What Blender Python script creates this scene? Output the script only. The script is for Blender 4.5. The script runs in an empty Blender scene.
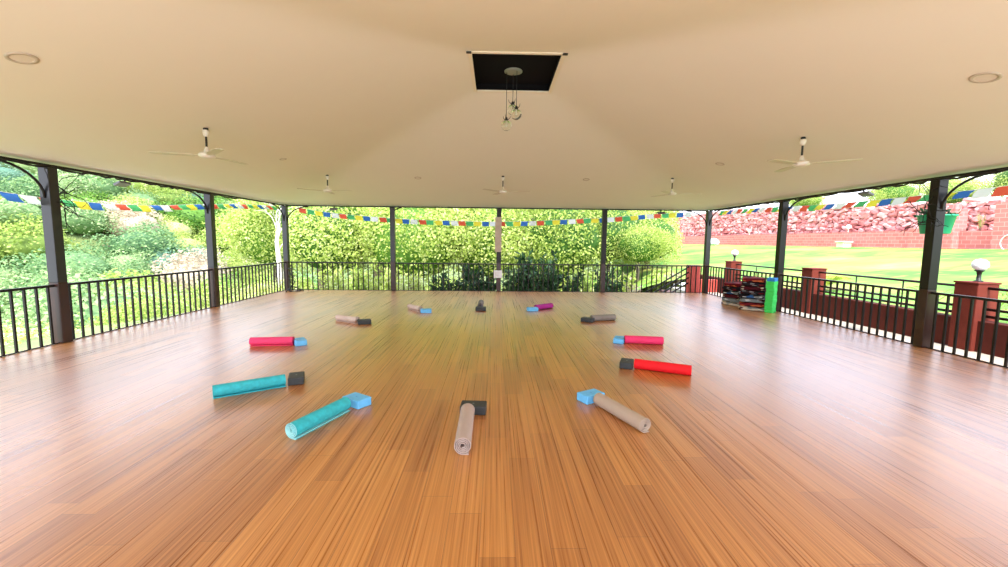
import bpy, bmesh, math, random
from mathutils import Vector, Matrix, noise
random.seed(7)
sc = bpy.context.scene
col = sc.collection
PI = math.pi

# ------------------------------------------------------------------ helpers
def link(name, me, mat=None, parent=None):
    o = bpy.data.objects.new(name, me)
    col.objects.link(o)
    if mat is not None:
        for m in (mat if isinstance(mat, (list, tuple)) else [mat]):
            me.materials.append(m)
    if parent is not None:
        o.parent = parent
    return o

def tag(o, label=None, cat=None, group=None, kind=None):
    if label: o['label'] = label
    if cat: o['category'] = cat
    if group: o['group'] = group
    if kind: o['kind'] = kind
    return o

def empty(name, loc=(0, 0, 0), rz=0.0):
    o = bpy.data.objects.new(name, None)
    o.empty_display_size = 0.1
    col.objects.link(o)
    o.location = loc
    o.rotation_euler = (0, 0, rz)
    return o

def copy_tree(o, parent=None):
    c = o.copy()
    col.objects.link(c)
    if parent is not None:
        c.parent = parent
    for ch in list(o.children):
        copy_tree(ch, c)
    return c

class MB:
    """collects shapes into one mesh"""
    def __init__(s):
        s.v = []; s.f = []; s.m = []; s.sm = []
    def add(s, vs, fs, mi=0, smooth=False):
        b = len(s.v)
        s.v += [tuple(v) for v in vs]
        for f in fs:
            s.f.append(tuple(i + b for i in f)); s.m.append(mi); s.sm.append(smooth)
    def box(s, x0, x1, y0, y1, z0, z1, mi=0, M=None):
        vs = [Vector((x, y, z)) for z in (z0, z1) for y in (y0, y1) for x in (x0, x1)]
        if M: vs = [M @ v for v in vs]
        s.add(vs, [(0, 2, 3, 1), (4, 5, 7, 6), (0, 1, 5, 4), (2, 6, 7, 3), (0, 4, 6, 2), (1, 3, 7, 5)], mi)
    def bar(s, a, b, w, h=None, mi=0):
        a = Vector(a); b = Vector(b); h = h or w
        d = (b - a).normalized()
        up = Vector((0, 0, 1)) if abs(d.z) < 0.95 else Vector((0, 1, 0))
        r = d.cross(up).normalized(); u = r.cross(d).normalized()
        vs = []
        for p in (a, b):
            for sx, sy in ((-1, -1), (1, -1), (1, 1), (-1, 1)):
                vs.append(p + r * sx * w / 2 + u * sy * h / 2)
        s.add(vs, [(0, 1, 2, 3), (7, 6, 5, 4), (0, 4, 5, 1), (1, 5, 6, 2), (2, 6, 7, 3), (3, 7, 4, 0)], mi)
    def tube(s, pts, r, n=8, mi=0, caps=True):
        pts = [Vector(p) for p in pts]
        rs = r if isinstance(r, (list, tuple)) else [r] * len(pts)
        vs = []; ref = Vector((0.3, 0.5, 0.81))
        for i, p in enumerate(pts):
            d = (pts[min(i + 1, len(pts) - 1)] - pts[max(i - 1, 0)]).normalized()
            a = d.cross(ref)
            if a.length < .1: a = d.cross(Vector((1, 0, 0)))
            a.normalize(); b = d.cross(a)
            for k in range(n):
                t = 2 * PI * k / n
                vs.append(p + (a * math.cos(t) + b * math.sin(t)) * rs[i])
        fs = []
        for i in range(len(pts) - 1):
            for k in range(n):
                fs.append((i * n + k, i * n + (k + 1) % n, (i + 1) * n + (k + 1) % n, (i + 1) * n + k))
        if caps:
            fs.append(tuple(range(n - 1, -1, -1))); fs.append(tuple((len(pts) - 1) * n + k for k in range(n)))
        s.add(vs, fs, mi, True)
    def lathe(s, prof, c=(0, 0, 0), n=24, mi=0):
        c = Vector(c); vs = []
        for r, z in prof:
            for k in range(n):
                t = 2 * PI * k / n
                vs.append(c + Vector((r * math.cos(t), r * math.sin(t), z)))
        fs = []
        for i in range(len(prof) - 1):
            for k in range(n):
                fs.append((i * n + k, i * n + (k + 1) % n, (i + 1) * n + (k + 1) % n, (i + 1) * n + k))
        s.add(vs, fs, mi, True)
    def build(s, name, mat=None, parent=None, bevel=0):
        me = bpy.data.meshes.new(name)
        me.from_pydata(s.v, [], s.f)
        for p, mi, sm in zip(me.polygons, s.m, s.sm):
            p.material_index = mi; p.use_smooth = sm
        bm = bmesh.new(); bm.from_mesh(me)
        bmesh.ops.recalc_face_normals(bm, faces=bm.faces)
        bm.to_mesh(me); bm.free()
        o = link(name, me, mat, parent)
        if bevel:
            b = o.modifiers.new('Bevel', 'BEVEL'); b.width = bevel; b.segments = 2; b.limit_method = 'ANGLE'
        return o

# ------------------------------------------------------------------ materials
def mat(name, color, rough=0.5, metal=0.0, var=0.0, scale=20.0, bump=0.0, spec=0.5, coat=0.0):
    m = bpy.data.materials.new(name); m.use_nodes = True
    nt = m.node_tree; b = nt.nodes['Principled BSDF']
    b.inputs['Roughness'].default_value = rough
    b.inputs['Metallic'].default_value = metal
    b.inputs['Specular IOR Level'].default_value = spec
    b.inputs['Coat Weight'].default_value = coat
    tc = nt.nodes.new('ShaderNodeTexCoord')
    nz = nt.nodes.new('ShaderNodeTexNoise'); nz.inputs['Scale'].default_value = scale; nz.inputs['Detail'].default_value = 4
    nt.links.new(tc.outputs['Object'], nz.inputs['Vector'])
    mx = nt.nodes.new('ShaderNodeMix'); mx.data_type = 'RGBA'
    c = Vector(color)
    mx.inputs['A'].default_value = (*[max(0, x * (1 - var)) for x in c], 1)
    mx.inputs['B'].default_value = (*[min(1, x * (1 + var)) for x in c], 1)
    nt.links.new(nz.outputs['Fac'], mx.inputs['Factor'])
    nt.links.new(mx.outputs['Result'], b.inputs['Base Color'])
    if bump:
        bp = nt.nodes.new('ShaderNodeBump'); bp.inputs['Strength'].default_value = bump; bp.inputs['Distance'].default_value = 0.01
        nt.links.new(nz.outputs['Fac'], bp.inputs['Height']); nt.links.new(bp.outputs['Normal'], b.inputs['Normal'])
    return m

def ramp_set(r, stops):
    e = r.color_ramp.elements
    while len(e) > 1: e.remove(e[0])
    e[0].position = stops[0][0]; e[0].color = (*stops[0][1], 1)
    for p, c in stops[1:]:
        x = e.new(p); x.color = (*c, 1)

def leaf_mat(name, stops, trans=0.35, rough=0.55, spec=0.3):
    m = bpy.data.materials.new(name); m.use_nodes = True
    nt = m.node_tree; N = nt.nodes; L = nt.links
    b = N['Principled BSDF']; out = N['Material Output']
    g = N.new('ShaderNodeNewGeometry'); oi = N.new('ShaderNodeObjectInfo')
    ad = N.new('ShaderNodeMath'); ad.operation = 'MULTIPLY_ADD'; ad.inputs[1].default_value = 0.6
    ml = N.new('ShaderNodeMath'); ml.operation = 'MULTIPLY'; ml.inputs[1].default_value = 0.4
    L.new(oi.outputs['Random'], ml.inputs[0]); L.new(g.outputs['Random Per Island'], ad.inputs[0]); L.new(ml.outputs[0], ad.inputs[2])
    r = N.new('ShaderNodeValToRGB'); ramp_set(r, stops); L.new(ad.outputs[0], r.inputs[0])
    L.new(r.outputs[0], b.inputs['Base Color']); b.inputs['Roughness'].default_value = rough
    b.inputs['Specular IOR Level'].default_value = spec
    t = N.new('ShaderNodeBsdfTranslucent'); L.new(r.outputs[0], t.inputs['Color'])
    mx = N.new('ShaderNodeMixShader'); mx.inputs[0].default_value = trans
    L.new(b.outputs[0], mx.inputs[1]); L.new(t.outputs[0], mx.inputs[2]); L.new(mx.outputs[0], out.inputs['Surface'])
    return m

M = {}
M['ceiling'] = mat('ceiling_plaster', (0.85, 0.825, 0.70), 0.85, var=0.02, scale=1.2)
M['roof'] = mat('roof_sheet', (0.35, 0.12, 0.08), 0.6)
M['steel'] = mat('dark_painted_steel', (0.012, 0.009, 0.008), 0.35, var=0.3, scale=6, spec=0.3)
M['steel_grey'] = mat('grey_painted_steel', (0.020, 0.019, 0.021), 0.3, var=0.35, scale=5, spec=0.5)
M['steel_brown'] = mat('brown_painted_steel', (0.035, 0.012, 0.007), 0.3, var=0.3, scale=6, spec=0.5)
M['black'] = mat('black_plastic', (0.012, 0.012, 0.012), 0.5)
M['wire'] = mat('black_wire', (0.010, 0.009, 0.008), 0.6)
M['cream'] = mat('cream_enamel', (0.80, 0.76, 0.66), 0.35, var=0.03)
M['cream_trim'] = mat('cream_trim', (0.86, 0.80, 0.62), 0.6)
M['blade'] = mat('fan_blade', (.62, .55, .44), .4)
M['white'] = mat('white_plastic', (0.85, 0.86, 0.88), 0.4)
M['hatch'] = mat('dark_hatch_lining', (0.006, 0.006, 0.007), 0.9, spec=0.1)
M['walk'] = mat('pale_paving', (0.42, 0.37, 0.31), 0.8, var=0.15, scale=8)
M['redwall'] = mat('red_painted_plaster', (0.15, 0.026, 0.017), 0.8, var=0.3, scale=7, bump=0.3, spec=.2)
M['reddark'] = mat('dark_red_plaster', (0.085, 0.016, 0.011), 0.85, var=0.35, scale=5, bump=0.3, spec=.2)
M['redbright'] = mat('bright_red_plaster', (0.55, 0.08, 0.06), 0.8, var=0.2, scale=7)
M['pole_wood'] = mat('pale_wood_board', (0.52, 0.42, 0.34), 0.6, var=0.25, scale=9)
M['plinth'] = mat('pale_stone', (0.75, 0.66, 0.5), 0.85, var=0.1)
M['green_pot'] = mat('green_plastic_pot', (0.02, 0.42, 0.20), 0.45)
M['sack'] = mat('white_sack', (0.85, 0.83, 0.84), 0.8, var=0.1, scale=5)
M['soil'] = mat('hill_soil', (0.16, 0.21, 0.07), 0.95, var=0.5, scale=0.4)
M['bark'] = mat('tree_bark', (0.22, 0.17, 0.12), 0.9, var=0.4, scale=6, bump=0.5)
M['bark_pale'] = mat('pale_bark', (0.80, 0.72, 0.68), 0.8, var=0.15, scale=6)

def glass_mat(name, color=(1, 1, 1), rough=0.02):
    m = bpy.data.materials.new(name); m.use_nodes = True
    b = m.node_tree.nodes['Principled BSDF']
    b.inputs['Base Color'].default_value = (*color, 1); b.inputs['Roughness'].default_value = rough
    b.inputs['Transmission Weight'].default_value = 1.0; b.inputs['IOR'].default_value = 1.3
    return m
M['glass'] = glass_mat('clear_glass', (0.95, 0.97, 0.9))
M['globe'] = mat('white_globe_glass', (0.86, 0.88, 0.97), 0.2)

def floor_mat():
    m = bpy.data.materials.new('wood_floor_boards'); m.use_nodes = True
    nt = m.node_tree; N = nt.nodes; L = nt.links; b = N['Principled BSDF']
    tc = N.new('ShaderNodeTexCoord'); sp = N.new('ShaderNodeSeparateXYZ'); L.new(tc.outputs['Object'], sp.inputs[0])
    def brick(len_, w, off, freq):
        rw = N.new('ShaderNodeMath'); rw.operation = 'DIVIDE'; rw.inputs[1].default_value = w; L.new(sp.outputs['X'], rw.inputs[0])
        fl = N.new('ShaderNodeMath'); fl.operation = 'FLOOR'; L.new(rw.outputs[0], fl.inputs[0])
        wn = N.new('ShaderNodeTexWhiteNoise'); wn.noise_dimensions = '1D'; L.new(fl.outputs[0], wn.inputs['W'])
        ya = N.new('ShaderNodeMath'); ya.operation = 'MULTIPLY_ADD'; ya.inputs[1].default_value = len_ * 3; L.new(wn.outputs['Value'], ya.inputs[0]); L.new(sp.outputs['Y'], ya.inputs[2])
        cb = N.new('ShaderNodeCombineXYZ'); L.new(ya.outputs[0], cb.inputs['X']); L.new(sp.outputs['X'], cb.inputs['Y'])
        br = N.new('ShaderNodeTexBrick'); L.new(cb.outputs[0], br.inputs['Vector'])
        br.inputs['Scale'].default_value = 1; br.inputs['Brick Width'].default_value = len_; br.inputs['Row Height'].default_value = w
        br.inputs['Mortar Size'].default_value = 0.0010; br.inputs['Mortar Smooth'].default_value = 0.3
        br.offset = off; br.offset_frequency = freq
        br.inputs['Color1'].default_value = (0, 0, 0, 1); br.inputs['Color2'].default_value = (1, 1, 1, 1); br.inputs['Mortar'].default_value = (0.5, 0.5, 0.5, 1)
        return br
    b1 = brick(1.25, 0.175, 0.0, 2)
    # fine strips in each board
    mp = N.new('ShaderNodeMapping'); L.new(tc.outputs['Object'], mp.inputs[0]); mp.inputs['Scale'].default_value = (62, .45, 1)
    n1 = N.new('ShaderNodeTexNoise'); n1.inputs['Scale'].default_value = 1; n1.inputs['Detail'].default_value = 5; n1.inputs['Roughness'].default_value = .6
    L.new(mp.outputs[0], n1.inputs['Vector'])
    mp2 = N.new('ShaderNodeMapping'); L.new(tc.outputs['Object'], mp2.inputs[0]); mp2.inputs['Scale'].default_value = (230, .9, 1)
    n2 = N.new('ShaderNodeTexNoise'); n2.inputs['Scale'].default_value = 1; n2.inputs['Detail'].default_value = 2
    L.new(mp2.outputs[0], n2.inputs['Vector'])
    # board value + grain
    a = N.new('ShaderNodeMath'); a.operation = 'MULTIPLY_ADD'; a.inputs[1].default_value = 0.15; L.new(b1.outputs['Color'], a.inputs[0])
    g = N.new('ShaderNodeMath'); g.operation = 'MULTIPLY'; g.inputs[1].default_value = 0.85; L.new(n1.outputs['Fac'], g.inputs[0]); L.new(g.outputs[0], a.inputs[2])
    a2 = N.new('ShaderNodeMath'); a2.operation = 'MULTIPLY_ADD'; a2.inputs[1].default_value = 0.22; L.new(n2.outputs['Fac'], a2.inputs[0]); L.new(a.outputs[0], a2.inputs[2])
    r = N.new('ShaderNodeValToRGB'); L.new(a2.outputs[0], r.inputs[0])
    ramp_set(r, [(0.30, (0.17, 0.05, 0.014)), (0.50, (0.33, 0.112, 0.024)), (0.68, (0.53, 0.21, 0.045)), (0.92, (0.74, 0.35, 0.10))])
    mo = N.new('ShaderNodeMix'); mo.data_type = 'RGBA'; L.new(b1.outputs['Fac'], mo.inputs['Factor']); L.new(r.outputs[0], mo.inputs['A'])
    mo.inputs['B'].default_value = (0.07, 0.02, 0.008, 1)
    L.new(mo.outputs['Result'], b.inputs['Base Color'])
    rr = N.new('ShaderNodeMapRange'); rr.inputs['From Min'].default_value = .3; rr.inputs['From Max'].default_value = .7; rr.inputs['To Min'].default_value = 0.20; rr.inputs['To Max'].default_value = 0.50
    L.new(n1.outputs['Fac'], rr.inputs['Value']); L.new(rr.outputs[0], b.inputs['Roughness'])
    b.inputs['Specular IOR Level'].default_value = 0.6
    b.inputs['IOR'].default_value = 1.5; b.inputs['Coat Weight'].default_value = 0.75; b.inputs['Coat Roughness'].default_value = 0.36; b.inputs['Coat IOR'].default_value = 1.62; cw = N.new('ShaderNodeMapRange'); cw.inputs['From Min'].default_value = .35; cw.inputs['From Max'].default_value = .62; cw.inputs['To Min'].default_value = .35; L.new(n1.outputs['Fac'], cw.inputs['Value']); L.new(cw.outputs[0], b.inputs['Coat Weight'])
    bp = N.new('ShaderNodeBump'); bp.inputs['Strength'].default_value = 0.08; bp.inputs['Distance'].default_value = 0.002
    L.new(a2.outputs[0], bp.inputs['Height']); L.new(bp.outputs['Normal'], b.inputs['Normal'])
    return m
M['floor'] = floor_mat()

def brick_mat(name, c1, c2, cm, w=0.42, h=0.2):
    m = bpy.data.materials.new(name); m.use_nodes = True
    nt = m.node_tree; N = nt.nodes; L = nt.links; b = N['Principled BSDF']; b.inputs['Roughness'].default_value = .85
    tc = N.new('ShaderNodeTexCoord'); sp = N.new('ShaderNodeSeparateXYZ'); L.new(tc.outputs['Object'], sp.inputs[0])
    ad = N.new('ShaderNodeMath'); L.new(sp.outputs['X'], ad.inputs[0]); L.new(sp.outputs['Y'], ad.inputs[1])
    cb = N.new('ShaderNodeCombineXYZ'); L.new(ad.outputs[0], cb.inputs['X']); L.new(sp.outputs['Z'], cb.inputs['Y'])
    br = N.new('ShaderNodeTexBrick'); L.new(cb.outputs[0], br.inputs['Vector']); br.inputs['Scale'].default_value = 1
    br.inputs['Brick Width'].default_value = w; br.inputs['Row Height'].default_value = h; br.inputs['Mortar Size'].default_value = .012
    br.inputs['Color1'].default_value = (*c1, 1); br.inputs['Color2'].default_value = (*c2, 1); br.inputs['Mortar'].default_value = (*cm, 1)
    L.new(br.outputs['Color'], b.inputs['Base Color'])
    return m
M['brick'] = brick_mat('laterite_block', (0.60, 0.15, 0.14), (0.68, 0.20, 0.19), (0.75, 0.34, 0.33))

def stone_mat():
    m = bpy.data.materials.new('rubble_stone'); m.use_nodes = True
    nt = m.node_tree; N = nt.nodes; L = nt.links; b = N['Principled BSDF']; b.inputs['Roughness'].default_value = .9
    g = N.new('ShaderNodeNewGeometry'); r = N.new('ShaderNodeValToRGB'); L.new(g.outputs['Random Per Island'], r.inputs[0])
    ramp_set(r, [(0, (0.52, 0.13, 0.13)), (0.35, (0.74, 0.30, 0.29)), (0.7, (0.84, 0.46, 0.44)), (1, (0.68, 0.22, 0.22))])
    tc = N.new('ShaderNodeTexCoord'); nz = N.new('ShaderNodeTexNoise'); nz.inputs['Scale'].default_value = 3; nz.inputs['Detail'].default_value = 5
    L.new(tc.outputs['Object'], nz.inputs['Vector'])
    mx = N.new('ShaderNodeMix'); mx.data_type = 'RGBA'; mx.blend_type = 'MULTIPLY'; mx.inputs['Factor'].default_value = .5
    L.new(r.outputs[0], mx.inputs['A']); L.new(nz.outputs['Fac'], mx.inputs['B']); L.new(mx.outputs['Result'], b.inputs['Base Color'])
    return m
M['stone'] = stone_mat()
M['gap'] = mat('wall_core_earth', (0.16, 0.05, 0.05), 0.95)

def lawn_mat():
    m = bpy.data.materials.new('lawn_grass'); m.use_nodes = True
    nt = m.node_tree; N = nt.nodes; L = nt.links; b = N['Principled BSDF']; b.inputs['Roughness'].default_value = .9
    b.inputs['Specular IOR Level'].default_value = .15
    tc = N.new('ShaderNodeTexCoord')
    n1 = N.new('ShaderNodeTexNoise'); n1.inputs['Scale'].default_value = .35; n1.inputs['Detail'].default_value = 6; L.new(tc.outputs['Object'], n1.inputs['Vector'])
    r = N.new('ShaderNodeValToRGB'); ramp_set(r, [(.35, (0.08, 0.25, 0.04)), (.5, (0.15, 0.32, 0.05)), (.60, (0.26, 0.34, 0.07)), (.72, (0.40, 0.33, 0.12))])
    L.new(n1.outputs['Fac'], r.inputs[0])
    mp = N.new('ShaderNodeMapping'); mp.inputs['Scale'].default_value = (.35, 2.0, 1); L.new(tc.outputs['Object'], mp.inputs[0])
    n2 = N.new('ShaderNodeTexNoise'); n2.inputs['Scale'].default_value = 2.0; n2.inputs['Detail'].default_value = 3; L.new(mp.outputs[0], n2.inputs['Vector'])
    r2 = N.new('ShaderNodeValToRGB'); ramp_set(r2, [(.56, (0, 0, 0)), (.64, (.75, .75, .75))]); L.new(n2.outputs['Fac'], r2.inputs[0])
    mx = N.new('ShaderNodeMix'); mx.data_type = 'RGBA'; L.new(r2.outputs[0], mx.inputs['Factor']); L.new(r.outputs[0], mx.inputs['A']); mx.inputs['B'].default_value = (0.36, 0.20, 0.08, 1)
    L.new(mx.outputs['Result'], b.inputs['Base Color'])
    return m
M['lawn'] = lawn_mat()

M['leaf'] = leaf_mat('leaf_yellow_green', [(0, (0.06, 0.13, 0.02)), (.20, (0.26, 0.38, 0.06)), (.45, (0.50, 0.60, 0.13)), (.70, (0.68, 0.73, 0.28)), (1, (0.88, 0.88, 0.64))], .45)
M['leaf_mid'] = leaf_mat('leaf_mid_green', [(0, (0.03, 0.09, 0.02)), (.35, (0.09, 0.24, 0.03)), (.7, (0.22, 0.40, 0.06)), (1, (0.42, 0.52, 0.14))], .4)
M['leaf_hazy'] = leaf_mat('leaf_hazy', [(0, (0.09, 0.20, 0.08)), (.35, (0.22, 0.38, 0.15)), (.7, (0.42, 0.54, 0.24)), (1, (0.66, 0.70, 0.46))], .4)  # distance haze over the far hill is mixed into this paler leaf colour
M['leaf_blue'] = leaf_mat('leaf_bluish', [(0, (0.06, 0.15, 0.10)), (.5, (0.17, 0.33, 0.22)), (1, (0.46, 0.60, 0.42))], .35)
M['leaf_lime'] = leaf_mat('leaf_lime', [(0, (0.12, 0.20, 0.04)), (.35, (0.30, 0.42, 0.08)), (.7, (0.50, 0.58, 0.15)), (1, (0.74, 0.74, 0.40))], .4)
M['leaf_dry'] = leaf_mat('leaf_dry', [(0, (0.35, 0.28, 0.20)), (.5, (0.60, 0.50, 0.36)), (1, (0.78, 0.66, 0.50))], .3)
M['leaf_dark'] = leaf_mat('leaf_dark', [(0, (0.010, 0.03, 0.012)), (.5, (0.03, 0.085, 0.03)), (1, (0.10, 0.20, 0.06))], .25)
M['palm'] = leaf_mat('palm_leaf', [(0, (0.25, 0.36, 0.03)), (1, (0.50, 0.55, 0.05))], .3)

# ------------------------------------------------------------------ dimensions
W = 6.24; YB = 12.65; BAY = 3.29; H = 2.49; SL = 0.22
HX0, HX1, HY0, HY1, HZ = -0.42, 0.68, 5.30, 6.60, 3.735
YF = YB - 4 * BAY            # front line of posts
EO = 0.10                    # eave overhang

# ------------------------------------------------------------------ floor, ceiling, roof
mb = MB(); mb.box(-W - .09, W + .09, YF - .15, YB + .09, -0.14, 0.0)
tag(mb.build('floor', M['floor']), kind='structure')
mb = MB(); mb.box(-W - .06, W + .06, YF - .12, YB + .06, -0.6, -0.1401)
tag(mb.build('trim_1', M['walk']), 'plinth under the timber floor', kind='structure')

ez = H + 0.0
def cz_raw(x, y):
    a = ez + (HZ - ez) * (x + W + EO) / (HX0 + W + EO); b = ez + (HZ - ez) * (W + EO - x) / (W + EO - HX1)
    c = ez + (HZ - ez) * (YB + EO - y) / (YB + EO - HY1); d = ez + (HZ - ez) * (y - YF + EO) / (HY0 - YF + EO)
    dh = math.hypot(max(HX0 - x, 0, x - HX1), max(HY0 - y, 0, y - HY1))
    de = min(x + W + EO, W + EO - x, YB + EO - y, y - YF + EO)
    k = .08 * min(1, dh / 1.5) * min(1, max(0, de) / 1.5) + 1e-4
    def sm(p, q):
        h = max(k - abs(p - q), 0) / k; return min(p, q) - h * h * k * .25
    return min(sm(sm(a, b), sm(c, d)), HZ)
def ceiling_mesh(name, dz, m, over):
    def ax(a, b, c, d, n): return [a + (b - a) * i / n for i in range(n)] + [b + (c - b) * i / 4 for i in range(4)] + [c + (d - c) * i / n for i in range(n + 1)]
    xs = ax(-W - over, HX0, HX1, W + over, 34); ys = ax(YF - over, HY0, HY1, YB + over, 34)
    vs = [(x, y, cz_raw(x, y) + dz) for y in ys for x in xs]; n = len(xs); fs = []
    for j in range(len(ys) - 1):
        for i in range(n - 1):
            if HX0 - .001 < xs[i] and xs[i + 1] < HX1 + .001 and HY0 - .001 < ys[j] and ys[j + 1] < HY1 + .001: continue
            fs.append((j * n + i, j * n + i + 1, (j + 1) * n + i + 1, (j + 1) * n + i))
    b = MB(); b.add(vs, fs, 0, True)
    return b.build(name, m)
tag(ceiling_mesh('ceiling', 0, M['ceiling'], EO), kind='structure')
r_ = ceiling_mesh('roof', 0.16, M['roof'], EO + .02)
tag(r_, kind='structure')
# fascia all round closes the gap between ceiling and roof sheet
mb = MB()
for (xa, xb, ya, yb) in ((-W - EO - .03, -W - EO - .003, YF - EO, YB + EO), (W + EO + .003, W + EO + .03, YF - EO, YB + EO), (-W - EO, W + EO, YB + EO + .003, YB + EO + .03), (-W - EO, W + EO, YF - EO - .03, YF - EO - .003)):
    mb.box(xa, xb, ya, yb, ez - .004, ez + .17)
tag(mb.build('trim_2', M['steel']), 'dark fascia round the eaves', kind='structure')

# roof hatch
hroot = empty('roof_hatch', ((HX0 + HX1) / 2, (HY0 + HY1) / 2, HZ))
tag(hroot, 'dark square recess with cream frame at the top of the ceiling', 'ceiling recess')
hx, hy = (HX1 - HX0) / 2, (HY1 - HY0) / 2
mb = MB(); t = .02
mb.box(-hx - t, -hx, -hy - t, hy + t, 0.005, .10); mb.box(hx, hx + t, -hy - t, hy + t, 0.005, .10)
mb.box(-hx, hx, -hy - t, -hy, 0.005, .10); mb.box(-hx, hx, hy, hy + t, 0.005, .10); mb.box(-hx - t, hx + t, -hy - t, hy + t, .10, .12)
mb.build('lining', M['hatch'], hroot)
mb = MB(); f = .032
mb.box(-hx - f, -hx + .012, -hy - f, hy + f, -.02, .004); mb.box(hx - .012, hx + f, -hy - f, hy + f, -.02, .004)
mb.box(-hx + .012, hx - .012, -hy - f, -hy + .012, -.02, .004); mb.box(-hx + .012, hx - .012, hy - .012, hy + f, -.02, .004)
mb.build('frame', M['cream_trim'], hroot, bevel=.003)
for sx in (-1, 1):
    mb = MB(); mb.box(sx * (hx + .02) - .03, sx * (hx + .02) + .03, -hy - .055, -hy - .015, -.032, -.0205); mb.build('corner_clip', M['black'], hroot)
mb = MB(); mb.lathe([(0.001, .078), (.05, .074), (.10, .078), (.125, .088), (.125, .099)], (-.01, .17, 0)); mb.build('ceiling_rose', mat('rose_grey', (.22, .25, .19), .6), hroot)

# pendants
def pendant(x, y, z, label):
    r = empty('pendant_light', (x, y, z)); tag(r, label, 'pendant light', 'three glass globe pendants under the roof hatch')
    mb = MB(); mb.tube([(0, 0, .105), (0.002, 0, .6), (0, 0, HZ + .085 - z)], .0042, 6); mb.build('cord', M['wire'], r)
    mb = MB(); mb.lathe([(.001, .11), (.016, .105), (.02, .08), (.03, .066), (.012, .05)], n=12); sk = mb.build('socket', M['black'], r)
    mb = MB()
    for k in range(3):
        a = k * 2.09 + x * 9
        mb.tube([(math.cos(a) * q, math.sin(a) * q, zz) for q, zz in ((.012, .075), (.035, .085), (.055, .105), (.060, .135))], [.006, .005, .004, .002], 5)
    mb.build('hook', M['black'], sk)
    mb = MB(); mb.lathe([(.022, .060), (.050, .050), (.070, .022), (.075, -.004), (.069, -.034), (.050, -.060), (.022, -.074), (.001, -.077)], n=20)
    gl = mb.build('globe', M['glass'], r)
    mb = MB(); mb.lathe([(.008, .05), (.010, .03), (.018, .01), (.020, -.005), (.012, -.022), (.001, -.026)], n=12); mb.build('bulb', mat('bulb_glass', (.75, .70, .56), .3), gl)
    r.scale = (1, 1, 1)
pendant(.03, 6.12, 3.11, 'clear glass globe pendant, lowest and leftmost of the three under the hatch')
pendant(.165, 6.05, 3.24, 'clear glass globe pendant, rightmost of the three under the hatch')
pendant(.12, 6.18, 3.34, 'clear glass globe pendant, highest of the three, partly hidden behind another')

# ------------------------------------------------------------------ posts and beams
PW = .135
def post(x, y, label, brackets=(), group='dark steel posts holding the roof', upper='steel_grey'):
    r = empty('post', (x, y, 0)); tag(r, label, 'post', group)
    h = PW / 2
    mb = MB(); mb.box(-h, h, -h, h, .86, H - .047); mb.build('upper_shaft', M[upper], r, bevel=.006)
    mb = MB(); mb.box(-h - .001, h + .001, -h - .001, h + .001, 0.002, .86); mb.build('lower_shaft', M['steel_brown'], r, bevel=.006)
    for (dx, dy) in brackets:
        pts = []
        for k in range(9):
            a = k / 8 * PI / 2
            q = .62 * (1 - math.cos(a)); zz = .42 * math.sin(a) * (abs(dx) + abs(dy)) + (.42 * (1 - abs(dx) - abs(dy)))
            pts.append((dx * (h + q - .0), dy * (h + q), H - .47 + zz))
        mb = MB(); mb.tube(pts, .017, 6); mb.build('bracket', M['steel'], r)
    mb = MB(); mb.box(-h - .012, h + .012, -h - .012, h + .012, H - .062, H - .0435); mb.build('cap_plate', M['steel'], r)
    return r
bx = [-W + i * W / 2 for i in range(5)]
post(bx[0], YB, 'grey brown post in the back left corner beside the tripod stand', [(1, 0), (0, -1)])
post(bx[1], YB, 'second post from the left along the back railing', [(.4, 0)])
post(bx[2], YB, 'middle post of the back railing with white box and pale board', [], upper='steel')
post(bx[3], YB, 'fourth post from the left along the back railing, right of the middle one', [], upper='steel')
post(bx[4], YB, 'post in the back right corner near the red pillar and stair rail', [(-1, 0), (0, -1)])
post(-W, YB - BAY, 'left side post, second from the back left corner', [(0, -1)])
post(-W, YB - 2 * BAY, 'large left side post nearest the camera with wire tangle', [(0, -1)])
post(W, YB - BAY, 'right side post behind the green block stack', [(0, -1)], upper='steel')
post(W, YB - 2 * BAY, 'large right side post nearest the camera by the hanging green planter', [(0, -1)], upper='steel')

def beam(a, b, label):
    mb = MB(); mb.bar(a, b, .045, .034)
    return tag(mb.build('beam', M['steel']), label, 'beam')
zb = H - .026
beam((-W, YF, zb), (-W, YB - .03, zb), 'thin dark eaves beam along the left side')
beam((W, YF, zb), (W, YB - .03, zb), 'thin dark eaves beam along the right side')
beam((-W + .03, YB, zb), (W - .03, YB, zb), 'thin dark eaves beam along the back')

# ragged cable tied along the side beams
def rope(x, y0, y1, label):
    rnd = random.Random(int(x * 10) + 3)
    mb = MB(); pts = []; y = y0
    while y < y1:
        pts.append((x + rnd.uniform(-.02, .02), y, H - .052 + rnd.uniform(-.020, .012))); y += rnd.uniform(.06, .14)
    mb.tube(pts, [rnd.uniform(.009, .02) for _ in pts], 6)
    return tag(mb.build('cable', M['wire']), label, 'cable')
rope(-W + .045, 4.4, 10.4, 'black cable bundle tied under the left eaves beam')
rope(W - .045, 4.4, 12.3, 'black cable bundle tied under the right eaves beam')

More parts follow.
